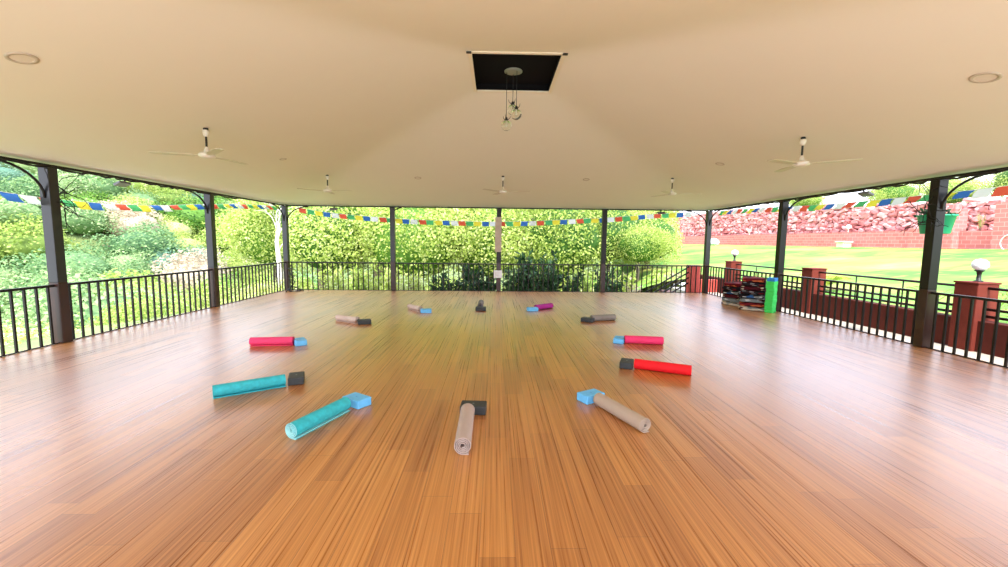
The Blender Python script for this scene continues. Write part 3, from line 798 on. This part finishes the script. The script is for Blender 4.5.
px_ = FX + .11
pillar(px_, 6.45, -.30, .92, 'dark red pillar nearest the camera with a globe lamp on it', 'white globe lamp on the nearest red pillar')
pillar(px_, 9.85, -.30, .92, 'dark red pillar of the garden fence between the two right posts')
pillar(px_, 13.25, -.30, .92, 'dark red pillar behind the blankets with a globe lamp', 'white globe lamp on the red pillar behind the blankets')
pillar(6.18, 13.32, -.6, .78, 'bright red pillar at the end of the stair rail by the back right corner', w=.30)
pillar(px_, 3.1, -.30, .92, 'dark red pillar beyond the right picture edge')
for (ya, yb, lab) in ((3.27, 6.28, 'horizontal pipe fence right of the nearest red pillar'), (6.62, 9.68, 'horizontal pipe fence between the nearest and middle red pillars'), (10.02, 13.08, 'horizontal pipe fence between the middle and far red pillars')):
    r = empty('pipe_fence', (px_, ya, .36)); tag(r, lab, 'fence', 'pipe fences on the low red wall')
    for z in (.07, .18, .50):
        mb = MB(); mb.tube([(0, -.01, z), (0, yb - ya + .01, z)], 0.022, 8); mb.build('pipe', M['steel'], r)
    for k in (1, 2):
        mb = MB(); mb.tube([(0, (yb - ya) * k / 3, 0), (0, (yb - ya) * k / 3, .5)], .012, 8); mb.build('upright', M['steel'], r)
# stair railing outside the back rail
r = empty('stair_railing', (6.02, 13.32, .7)); tag(r, 'sloping black stair rails going down left behind the back railing', 'stair railing')
for k in range(4):
    z = .06 - k * .17
    mb = MB(); mb.tube([(.02, 0, z), (-2.3, 0, z - 1.42)], .024, 8); mb.build('rail', M['steel'], r)
for k in range(3):
    x = -.75 - k * .75
    mb = MB(); mb.tube([(x, 0, x * .617 + .06), (x, 0, x * .617 - .9)], .014, 8); mb.build('upright', M['steel'], r)
# stairs
mb = MB()
for k in range(7): mb.box(5.9 - .3 * (k + 1), 5.9 - .3 * k + (.002 if k else 0), 13.38, 14.6, -2.2, -.12 - .17 * k)
tag(mb.build('outdoor_stairs', mat('stair_concrete', (.20, .09, .07), .85, var=.15, scale=5)), 'reddish outdoor steps going down behind the back railing', 'stairs')

# ------------------------------------------------------------------ far wall
WXb = 22.9
mb = MB(); mb.box(WXb, WXb + .3, 22.9, 58, .6, 2.32)
o = mb.build('brick_wall', M['brick']); tag(o, 'long pink brick wall at the top of the lawn', 'wall')
mb = MB(); mb.box(WXb - .45, WXb + .25, 21.79, 22.897, .6, 2.42); o = mb.build('brick_wall', M['brick']); tag(o, 'short projecting pink brick wall beside the tall brick pier', 'wall')
mb = MB(); mb.box(WXb + .42, WXb + .62, 19.31, 21.11, .6, 2.25); o = mb.build('brick_wall', M['brick']); tag(o, 'recessed low pink brick wall right of the tall brick pier', 'wall')
def pier(x, y, w, z1, label):
    r = empty('brick_pier', (x, y, .6)); tag(r, label, 'pier')
    mb = MB(); mb.box(-w / 2, w / 2, -w / 2, w / 2, 0, z1 - .6); mb.build('shaft', M['brick'], r)
    mb = MB(); mb.box(-w * .25, w * .25, -w * .25, w * .25, z1 - .6, z1 - .35); mb.build('cap', M['brick'], r)
pier(WXb + .40, 21.45, .66, 3.35, 'tall pink brick pier in the far garden wall right of the nearest post')
pier(WXb + .30, 18.9, .76, 3.5, 'pink brick pier at the right picture edge in the far garden')
# rubble: large irregular stones bedded one over another
rw = empty('stone_wall', (24.55, 40, 1.0)); tag(rw, 'pink rubble stone retaining wall above the brick wall', 'wall')
mb = MB()
rnd = random.Random(12)
ico = bmesh.new(); bmesh.ops.create_icosphere(ico, subdivisions=2, radius=1); IV = [v.co.copy() for v in ico.verts]; IF = [tuple(v.index for v in f.verts) for f in ico.faces]; ico.free()
def topz(y): return 3.78 + (y - 22) * .045
y = -26.0
z = 1.0; row = 0
while z < 3.9:
    hgt = rnd.uniform(.20, .34); y = -26.0 + rnd.uniform(0, .4)
    while y < 19.5:
        w = rnd.uniform(.25, .75); tz = topz(y + 40) - 1.0
        if z + hgt * .5 <= tz + rnd.uniform(-.05, .15):
            sd = rnd.uniform(0, 99); rot = Matrix.Rotation(rnd.uniform(-.5, .5), 3, 'X')
            c = Vector((-.55 + .22 * (z - 1.0) + rnd.uniform(-.08, .08), y + w / 2, z + hgt / 2 + rnd.uniform(-.05, .05)))
            vs = []
            for v in IV:
                p = Vector([math.copysign(abs(q) ** .5, q) for q in v]); p = p * (1 + .38 * noise.noise(v * 1.6 + Vector((sd, 0, 0))))
                vs.append(c + rot @ Vector((p.x * .26, p.y * w * .50, p.z * hgt * .54)))
            mb.add(vs, IF)
        y += w
    z += hgt * .92
mb.build('stones', M['stone'], rw)
mb = MB(); vs = []
for y_ in (-26, 20):
    t_ = topz(y_ + 40) - 1.0
    vs += [(-.45, y_, -.6), (.6, y_, -.6), (.6, y_, t_ - .1), (.10, y_, t_ - .15)]
mb.add(vs, [(0, 1, 2, 3), (7, 6, 5, 4), (0, 4, 5, 1), (1, 5, 6, 2), (2, 6, 7, 3), (3, 7, 4, 0)]); mb.build('core', M['gap'], rw)

def wall_lamp(x, y, z, label, plinth=False):
    r = empty('wall_lamp', (x, y, z)); tag(r, label, 'garden lamp')
    mb = MB(); mb.lathe([(.03, 0), (.025, .16), (.04, .2), (.001, .2)], n=12); mb.build('stem', M['cream'], r)
    mb = MB(); mb.lathe([(.05, .2), (.12, .24), (.15, .33), (.12, .44), (.001, .49)], n=16); mb.build('globe', M['globe'], r)
wall_lamp(WXb + .12, 27.6, 2.325, 'white globe lamp on the far brick wall above the pale plinth')
mb = MB(); mb.box(-.26, .26, -.28, .28, 0, .42); mb.box(-.33, .33, -.35, .35, .42, .5)
o = mb.build('stone_plinth', M['plinth'], bevel=.02); o.location = (22.3, 27.0, 1.22); tag(o, 'pale stone plinth at the foot of the far brick wall', 'plinth')
wall_lamp(WXb + .12, 38.5, 2.325, 'white globe lamp on the far brick wall, beyond the right corner post')
mb = MB(); vs = []
for v in IV:
    p = v * (1 + .25 * noise.noise(v * 1.5 + Vector((4, 1, 0)))); vs.append((p.x * .45, p.y * .5, max(p.z, -.6) * .42 + .25))
mb.add(vs, IF, 0, True); o = mb.build('sack', M['sack']); o.location = (21.9, 42.5, 1.32); tag(o, 'white sack lying on the lawn before the far wall', 'sack')
# round white hoop on the wall at the right edge
mb = MB(); mb.tube([(0, math.cos(a) * .38, math.sin(a) * .38) for a in [i * 2 * PI / 28 for i in range(29)]], .022, 6)
o = mb.build('white_hoop', M['white']); o.location = (WXb - .11, 18.52, 1.66); tag(o, 'white hoop hanging on the brick wall at the right edge', 'hoop')

# hanging planter
r = empty('hanging_planter', (6.62, 6.42, 1.68)); tag(r, 'green planter hanging outside the nearest right post', 'planter')
mb = MB(); mb.lathe([(.001, .0), (.16, 0), (.17, .01), (.215, .26), (.235, .262), (.235, .285), (.20, .285), (.19, .25), (.001, .25)], n=24); mb.build('pot', M['green_pot'], r)
rnd = random.Random(8); mb = MB()
def leaf(mb, p, d, n, L_, w_, mi=0):
    s = d.cross(n).normalized(); mid = p + d * L_ * .5 + n * L_ * .06; tip = p + d * L_
    mb.add([p, mid + s * w_ / 2, tip, mid - s * w_ / 2], [(0, 1, 2, 3)], mi)
def rdir(rnd): 
    z = rnd.uniform(-1, 1); a = rnd.uniform(0, 2 * PI); q = math.sqrt(1 - z * z); return Vector((q * math.cos(a), q * math.sin(a), z))
for k in range(160):
    a = rnd.uniform(0, 2 * PI); q = rnd.uniform(0, .22); p = Vector((q * math.cos(a), q * math.sin(a), .25 + rnd.uniform(0, .10)))
    d = (rdir(rnd) + Vector((math.cos(a), math.sin(a), .3))).normalized(); leaf(mb, p, d, rdir(rnd), rnd.uniform(.06, .12), .04)
mb.build('foliage', M['leaf_dark'], r)
mb = MB()
for k in range(3):
    a = k * 2.09; mb.tube([(.23 * math.cos(a), .23 * math.sin(a), .28), (-.30 + .02 * math.cos(a), 0, .76)], .004, 5)
mb.build('hanger', M['wire'], r)

# ------------------------------------------------------------------ vegetation
def tree_mesh(seed, blobs, nleaf, lsize, trunk_h, lw=.55, droop=.0):
    """crown of leaf blades over several blobs, returns (crown MB, trunk MB); crown radius 1 unit scale"""
    rnd = random.Random(seed); cr = MB(); B = []
    for k in range(blobs):
        if k == 0: c = Vector((0, 0, 0)); q = .72
        else:
            d = rdir(rnd); d.z = d.z * .6 + .12; c = d * rnd.uniform(.45, .75); q = rnd.uniform(.28, .46)
        B.append((c, q))
    tot = sum(q * q for _, q in B)
    for c, q in B:
        n = int(nleaf * q * q / tot); sd = rnd.uniform(0, 50)
        for i in range(n):
            d = rdir(rnd)
            if d.z < -.55 and rnd.random() < .6: continue
            rr = q * (1 + .25 * noise.noise(d * 2.3 + Vector((sd, 0, 0)))) * (1 - .35 * rnd.random() ** 2)
            p = c + d * rr
            nrm = (d + rdir(rnd) * .8).normalized(); t = nrm.cross(rdir(rnd)).normalized(); t = (t + Vector((0, 0, -droop))).normalized()
            leaf(cr, p, t, nrm, lsize * rnd.uniform(.6, 1.3), lsize * lw * rnd.uniform(.7, 1.2))
    tr = MB(); x0 = rnd.uniform(-.1, .1)
    tr.tube([(x0, 0, -trunk_h), (x0 * .4, .03, -trunk_h * .5), (0, 0, 0)], [.09, .07, .05], 7)
    for k in range(5):
        c, q = B[min(k + 1, len(B) - 1)]; tr.tube([(0, 0, -.35 + .05 * k), tuple(c * .5 + Vector((0, 0, -.08))), tuple(c)], [.04, .025, .01], 5)
    return cr, tr
def tree_proto(name, seed, blobs, nleaf, lsize, th, m, core, **kw):
    r = empty(name); cr, tr = tree_mesh(seed, blobs, nleaf, lsize, th, **kw)
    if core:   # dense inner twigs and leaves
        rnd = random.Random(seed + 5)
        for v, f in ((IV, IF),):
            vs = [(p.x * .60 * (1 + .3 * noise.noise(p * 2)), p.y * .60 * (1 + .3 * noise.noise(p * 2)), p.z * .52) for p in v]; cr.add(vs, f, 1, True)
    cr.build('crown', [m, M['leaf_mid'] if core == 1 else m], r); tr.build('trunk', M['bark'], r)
    return r
made = {}
def plant(key, maker, x, y, z, s, sz, rot, label, cat, group):
    if key not in made: made[key] = maker(); r = made[key]
    else: r = copy_tree(made[key])
    r.location = (x, y, z); r.scale = (s, s, sz); r.rotation_euler = (0, 0, rot)
    tag(r, label, cat, group); return r

# far hillside
rnd = random.Random(21); spots = []
tries = 0
while tries < 9000 and len(spots) < 285:
    tries += 1
    az = rnd.uniform(22, 60); r_ = math.sqrt(rnd.uniform(34 ** 2, 178 ** 2))
    x = -r_ * math.sin(R(az)); y = 2 + r_ * math.cos(R(az))
    rad = rnd.uniform(4.6, 7.6) * (0.75 if r_ < 60 else 1)
    if all((x - a) ** 2 + (y - b) ** 2 > (.47 * (rad + c)) ** 2 for a, b, c in spots): spots.append((x, y, rad))
kinds = [('pale', 'leaf_hazy', 'pale green rounded tree, one of many covering the far left hillside'), ('lime', 'leaf_lime', 'yellow green rounded tree, one of many covering the far left hillside'),
         ('mid', 'leaf_mid', 'deeper green rounded tree, one of many covering the far left hillside'), ('blue', 'leaf_blue', 'bluish green rounded tree, one of many covering the far left hillside'), ('dry', 'leaf_dry', 'pale leafless brownish tree, one of many on the far left hillside')]
for x, y, rad in spots:
    az = math.degrees(math.atan2(-x, y - 2)); r_ = math.hypot(x, y - 2)
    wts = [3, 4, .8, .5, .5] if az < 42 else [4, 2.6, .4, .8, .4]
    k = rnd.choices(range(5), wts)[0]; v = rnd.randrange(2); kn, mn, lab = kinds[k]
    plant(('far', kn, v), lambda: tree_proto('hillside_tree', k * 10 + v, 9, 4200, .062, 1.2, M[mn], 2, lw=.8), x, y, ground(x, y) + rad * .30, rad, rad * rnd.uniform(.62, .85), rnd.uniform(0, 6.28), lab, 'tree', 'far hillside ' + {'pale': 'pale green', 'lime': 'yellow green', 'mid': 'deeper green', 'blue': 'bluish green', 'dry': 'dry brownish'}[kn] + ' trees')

# nearer trees whose tops show through the left railing
left_near = [(-9.5, 4.5, -2.2, 2.1), (-10.5, 8.0, -2.0, 2.2), (-9.3, 11.2, -1.9, 1.9), (-12.5, 5.8, -2.6, 2.8), (-13.5, 11.0, -2.6, 2.8), (-12.0, 15.0, -2.0, 2.5), (-17, 8, -4.2, 3.6), (-17.5, 14.5, -4.0, 3.6), (-16, 20, -3.4, 3.4), (-22, 17, -6, 4.2), (-23, 24, -6, 4.6), (-30, 20, -7.5, 5), (-31, 31, -7.5, 5.4), (-26, 38, -6.5, 5.2), (-12.8, 20.5, -1.9, 2.5), (-9.6, 15.6, -2.1, 2.0)]
for i, (x, y, z, s) in enumerate(left_near):
    v = i % 3
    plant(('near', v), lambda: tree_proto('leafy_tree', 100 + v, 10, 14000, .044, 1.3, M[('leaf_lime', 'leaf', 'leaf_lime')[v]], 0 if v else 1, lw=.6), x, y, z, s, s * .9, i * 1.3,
          'leafy tree top on the slope below, seen through the left railing', 'tree', 'trees on the slope below the left railing')
# dense trees behind the back railing
rnd = random.Random(33)
back = []
for x, y, z, s in [(-7.2, 19, 1.6, 3.0), (-3.6, 18.5, 1.4, 3.0), (-.4, 19.2, 1.5, 3.1), (2.8, 18.8, 1.5, 3.0), (5.3, 20.5, 1.9, 2.6),
                   (-9.6, 23, 2.6, 3.4), (-5.4, 23, 4.1, 3.8), (-1.2, 23.5, 4.2, 3.8), (3.0, 23.2, 4.2, 3.7), (6.6, 25, 3.9, 3.0),
                   (-14, 29, 2.4, 4.2), (-8.2, 30, 4.9, 5.0), (-1.8, 31, 5.4, 5.2), (4.6, 31, 5.2, 4.8), (9.6, 33.5, 4.8, 4.0), (13.0, 41, 4.6, 4.0), (7.6, 21.5, 1.7, 2.2), (8.6, 25.5, 3.6, 2.4), (6.2, 18.6, 1.3, 1.5), (8.0, 22.8, 3.2, 1.7), (10.6, 30, 3.6, 2.6),
                   (-12.2, 24, 1.6, 3.2), (-5.3, 16.4, -1.0, 1.7), (-2.0, 16.3, -1.0, 1.7), (1.0, 16.2, -1.0, 1.7), (3.6, 16.8, -.6, 1.6), (-8.0, 16.5, -1.2, 1.9)]:
    back.append((x, y, z, s))
def where(x, y):
    q = x / y * 12.6
    if q < -W: return 'left of the back left corner post'
    for i in range(4):
        if q < bx[i + 1]: return ['between the first and second back posts', 'between the second and middle back posts', 'between the middle and fourth back posts', 'between the fourth back post and the back right corner'][i]
    return 'beyond the back right corner post'
for i, (x, y, z, s) in enumerate(back):
    v = i % 4; low = s < 2
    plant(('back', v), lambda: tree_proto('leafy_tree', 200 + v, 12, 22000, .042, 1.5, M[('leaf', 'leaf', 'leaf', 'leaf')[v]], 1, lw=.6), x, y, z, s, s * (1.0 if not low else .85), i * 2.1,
          ('low' if low else 'tall' if y < 28 else 'far tall') + ' yellow green tree ' + where(x, y), 'tree', ('low' if low else 'tall' if y < 28 else 'far tall') + ' leafy trees ' + where(x, y))
# trees above the far garden wall
for i, (x, y, z, s) in enumerate([(30, 24, 5.2, 2.2), (31, 29, 5.2, 2.0), (33, 35, 5.6, 2.2), (29, 21.5, 5.0, 1.6), (34, 26, 6.2, 2.6), (35, 48, 6.4, 2.4)]):
    plant(('back', i % 4), None, x, y, z, s, s * .8, i, 'small leafy tree on the terrace above the rubble stone wall', 'tree', 'trees above the stone wall')

# dark broad-leaved shrubs just behind the back railing
def shrub_proto(seed, m, n=420, L_=.16):
    rnd = random.Random(seed); r = empty('leafy_shrub'); mb = MB(); st = MB()
    for k in range(9):
        a = rnd.uniform(0, 2 * PI); q = rnd.uniform(.1, .45); h = rnd.uniform(.6, 1.1)
        top = Vector((q * math.cos(a), q * math.sin(a), h)); st.tube([(top.x * .2, top.y * .2, 0), tuple(top * .55 + Vector((0, 0, .05))), tuple(top)], [.012, .009, .004], 5)
        for i in range(n // 9):
            t = rnd.uniform(.25, 1.05); p = Vector((top.x * (.2 + .8 * t), top.y * (.2 + .8 * t), h * t)) + rdir(rnd) * .05
            d = (rdir(rnd) + Vector((0, 0, .25))).normalized(); leaf(mb, p, d, (rdir(rnd) + Vector((0, 0, 1))).normalized(), L_ * rnd.uniform(.6, 1.2), L_ * .42)
    mb.build('foliage', m, r); st.build('stems', M['bark'], r); return r
shr = [(-1.9, 13.7, .95), (-1.35, 13.9, 1.0), (-.75, 13.6, 1.1), (-.3, 13.9, 1.0), (.45, 13.7, 1.15), (.9, 13.9, 1.35), (1.25, 13.6, 1.45), (1.75, 13.8, 1.35), (2.3, 13.7, 1.0), (3.4, 13.8, 1.05), (3.9, 14.3, 1.1)]
for i, (x, y, s) in enumerate(shr):
    g = 'left of the middle back post' if x < 0 else 'right of the middle back post'
    plant(('shrub', i % 2), lambda: shrub_proto(50 + i % 2, M['leaf_dark']), x, y, -.75, s * 1.05, s * 1.25, i * 1.7, 'dark green broad-leaved shrub just behind the back railing, ' + g, 'shrub', 'dark shrubs ' + g)
for i, (x, y, s) in enumerate([(-5.2, 14.0, .9), (-4.2, 14.2, 1.0), (-3.2, 14.1, .95), (-2.6, 14.3, 1.0), (2.9, 14.6, 1.1), (4.6, 15.2, 1.1), (-5.8, 14.9, 1.1), (-4.8, 15.0, 1.15), (-3.7, 15.1, 1.1), (-6.6, 14.4, .9)]):
    g = 'left of the middle back post' if x < 0 else 'right of the middle back post'
    plant(('shrubl', i % 2), lambda: shrub_proto(60 + i % 2, M['leaf']), x, y, -.8, s, s * 1.1, i * 1.7, 'yellow green shrub behind the back railing, ' + g, 'shrub', 'light shrubs ' + g)

for i, (x, y, s, dry) in enumerate([(4.2, 16.5, 1.0, 0), (5.2, 17.0, 1.1, 1), (6.0, 16.2, .9, 0), (5.6, 19.0, 1.2, 1), (7.0, 18.3, 1.0, 0), (6.9, 16.4, .8, 1), (4.9, 15.0, .7, 1), (3.3, 15.6, .9, 0)]):
    kk = 'shrubd' if dry else 'shrubl'
    plant((kk, i % 2), lambda: shrub_proto(80 + i % 2, M['leaf_dry']), x, y, ground(x, y) - .1, s, s * .9, i * 1.7, ('pale brownish' if dry else 'yellow green') + ' shrub near the outdoor steps behind the back railing', 'shrub', ('brownish' if dry else 'light') + ' shrubs near the steps')
# bare pale tree
r = empty('bare_tree', (-8.75, 17.2, -1.5)); tag(r, 'bare white-barked tree left of the back left corner post', 'tree')
mb = MB(); mb.tube([(0, 0, 0), (.05, 0, 1.6), (-.05, 0, 2.9), (.02, .1, 3.6)], [.14, .12, .08, .04], 9); mb.build('trunk', M['bark_pale'], r)
rnd = random.Random(6); mb = MB()
def branch(p, d, L_, q, dep):
    pts = [p.copy()]; rs = [q]; c = p.copy(); dd = d.copy()
    for k in range(4):
        dd = (dd + rdir(rnd) * .25).normalized(); c = c + dd * L_ / 4; pts.append(c.copy()); rs.append(q * (1 - .2 * (k + 1)))
        if dep and k: branch(c, (dd + rdir(rnd) * .7).normalized(), L_ * .6, q * .5, dep - 1)
    mb.tube(pts, rs, 5)
for k in range(5): branch(Vector((0, 0, 2.5 + .22 * k)), Vector((rnd.uniform(-.6, .6), rnd.uniform(-.3, .3), 1)).normalized(), 1.0, .03, 2)
mb.build('branches', M['bark_pale'], r)

# palm and small plants on the lawn
def frond_plant(x, y, z, n, L_, m, label, cat, name, seed, lift=.9, w_=.018, gr=None):
    rnd = random.Random(seed); r = empty(name, (x, y, z)); tag(r, label, cat, gr)
    for k in range(n):
        a = k * 2 * PI / n + rnd.uniform(-.2, .2); up = lift + rnd.uniform(-.2, .2); mb = MB(); pts = []
        for j in range(9):
            t = j / 8; pts.append(Vector((math.cos(a) * L_ * t, math.sin(a) * L_ * t, L_ * (up * t - .75 * t * t) + .05)))
        mb.tube(pts, .006, 5)
        for j in range(1, 9):
            for s in (0, .5):
                p = pts[j - 1].lerp(pts[j], s); d = (pts[j] - pts[j - 1]).normalized(); sd = d.cross(Vector((0, 0, 1))).normalized()
                for q in (-1, 1): leaf(mb, p, (sd * q + d * .7 - Vector((0, 0, .35))).normalized(), Vector((0, 0, 1)), L_ * .42 * (1 - .4 * abs(j / 8 - .5)), w_ * 2)
        mb.build('frond', m, r)
frond_plant(8.75, 11.35, .27, 11, .62, M['palm'], 'small yellow green palm on the lawn behind the middle red pillar', 'palm', 'palm_plant', 3, 1.2, .022)
frond_plant(8.6, 8.2, .27, 5, .38, M['leaf_mid'], 'small fern like plant on the lawn left of the nearest globe lamp', 'plant', 'fern_plant', 5, 1.5, .008)
frond_plant(8.9, 7.4, .27, 5, .5, M['palm'], 'small fern like plant on the lawn right of the nearest globe lamp', 'plant', 'fern_plant', 6, 1.7, .008)
rs_ = shrub_proto(77, M['leaf_lime'], 300, .10); rs_.location = (8.35, 6.6, .2); rs_.scale = (.55, .55, .55); tag(rs_, 'small yellow green bush behind the fence at the right edge', 'shrub')
rs_ = copy_tree(rs_); rs_.location = (23.42, 20.3, 2.25); rs_.scale = (.3, .5, .75); tag(rs_, 'yellow green bush by the far brick piers', 'shrub')

# ------------------------------------------------------------------ light
w = bpy.data.worlds.new('sky'); sc.world = w; w.use_nodes = True
nt = w.node_tree; N = nt.nodes; L = nt.links; bg = N['Background']
tc = N.new('ShaderNodeTexCoord'); sp = N.new('ShaderNodeSeparateXYZ'); L.new(tc.outputs['Generated'], sp.inputs[0])
cr_ = N.new('ShaderNodeValToRGB'); ramp_set(cr_, [(0, (.80, .86, .92)), (.06, (.86, .90, 1.0)), (.35, (.66, .76, 1.0)), (1, (.50, .66, 1.0))])
L.new(sp.outputs['Z'], cr_.inputs[0])
nz = N.new('ShaderNodeTexNoise'); nz.inputs['Scale'].default_value = 3; nz.inputs['Detail'].default_value = 5; L.new(tc.outputs['Generated'], nz.inputs['Vector'])
mr = N.new('ShaderNodeMapRange'); mr.inputs['From Min'].default_value = .4; mr.inputs['From Max'].default_value = .65; L.new(nz.outputs['Fac'], mr.inputs['Value'])
mx = N.new('ShaderNodeMix'); mx.data_type = 'RGBA'; L.new(mr.outputs[0], mx.inputs['Factor']); L.new(cr_.outputs[0], mx.inputs['A']); mx.inputs['B'].default_value = (.88, .91, 1, 1)
L.new(mx.outputs['Result'], bg.inputs['Color']); bg.inputs['Strength'].default_value = 3.3
sl = bpy.data.lights.new('sun', 'SUN'); sl.energy = 6.5; sl.angle = R(8); sl.color = (1, .95, .85)
so = bpy.data.objects.new('sun', sl); col.objects.link(so)
so.rotation_mode = 'QUATERNION'; so.rotation_quaternion = Vector((-.06, -.62, .80)).normalized().to_track_quat('Z', 'Y')

# ------------------------------------------------------------------ camera
cd = bpy.data.cameras.new('camera'); co = bpy.data.objects.new('camera', cd); col.objects.link(co); sc.camera = co
cd.sensor_width = 36; cd.lens = 425.26 / 1008 * 36; cd.clip_start = .05; cd.clip_end = 2000
rt = Vector((0.99973, -0.02069, 0.01054)); up = Vector((-0.00844, 0.09931, 0.99502)); fw = Vector((0.02163, 0.99484, -0.09910))
Mx = Matrix((( rt.x, up.x, -fw.x, -0.111), (rt.y, up.y, -fw.y, 0.0), (rt.z, up.z, -fw.z, 1.5), (0, 0, 0, 1)))
co.matrix_world = Mx

sc.view_settings.view_transform = 'Standard'; sc.view_settings.look = 'None'; sc.view_settings.exposure = 0.4; sc.view_settings.gamma = 1
sc.view_settings.use_curve_mapping = False
sc.cycles.max_bounces = 10; sc.cycles.diffuse_bounces = 6; sc.cycles.glossy_bounces = 4; sc.cycles.transparent_max_bounces = 8
sc.cycles.use_denoising = True; sc.cycles.sample_clamp_indirect = 8
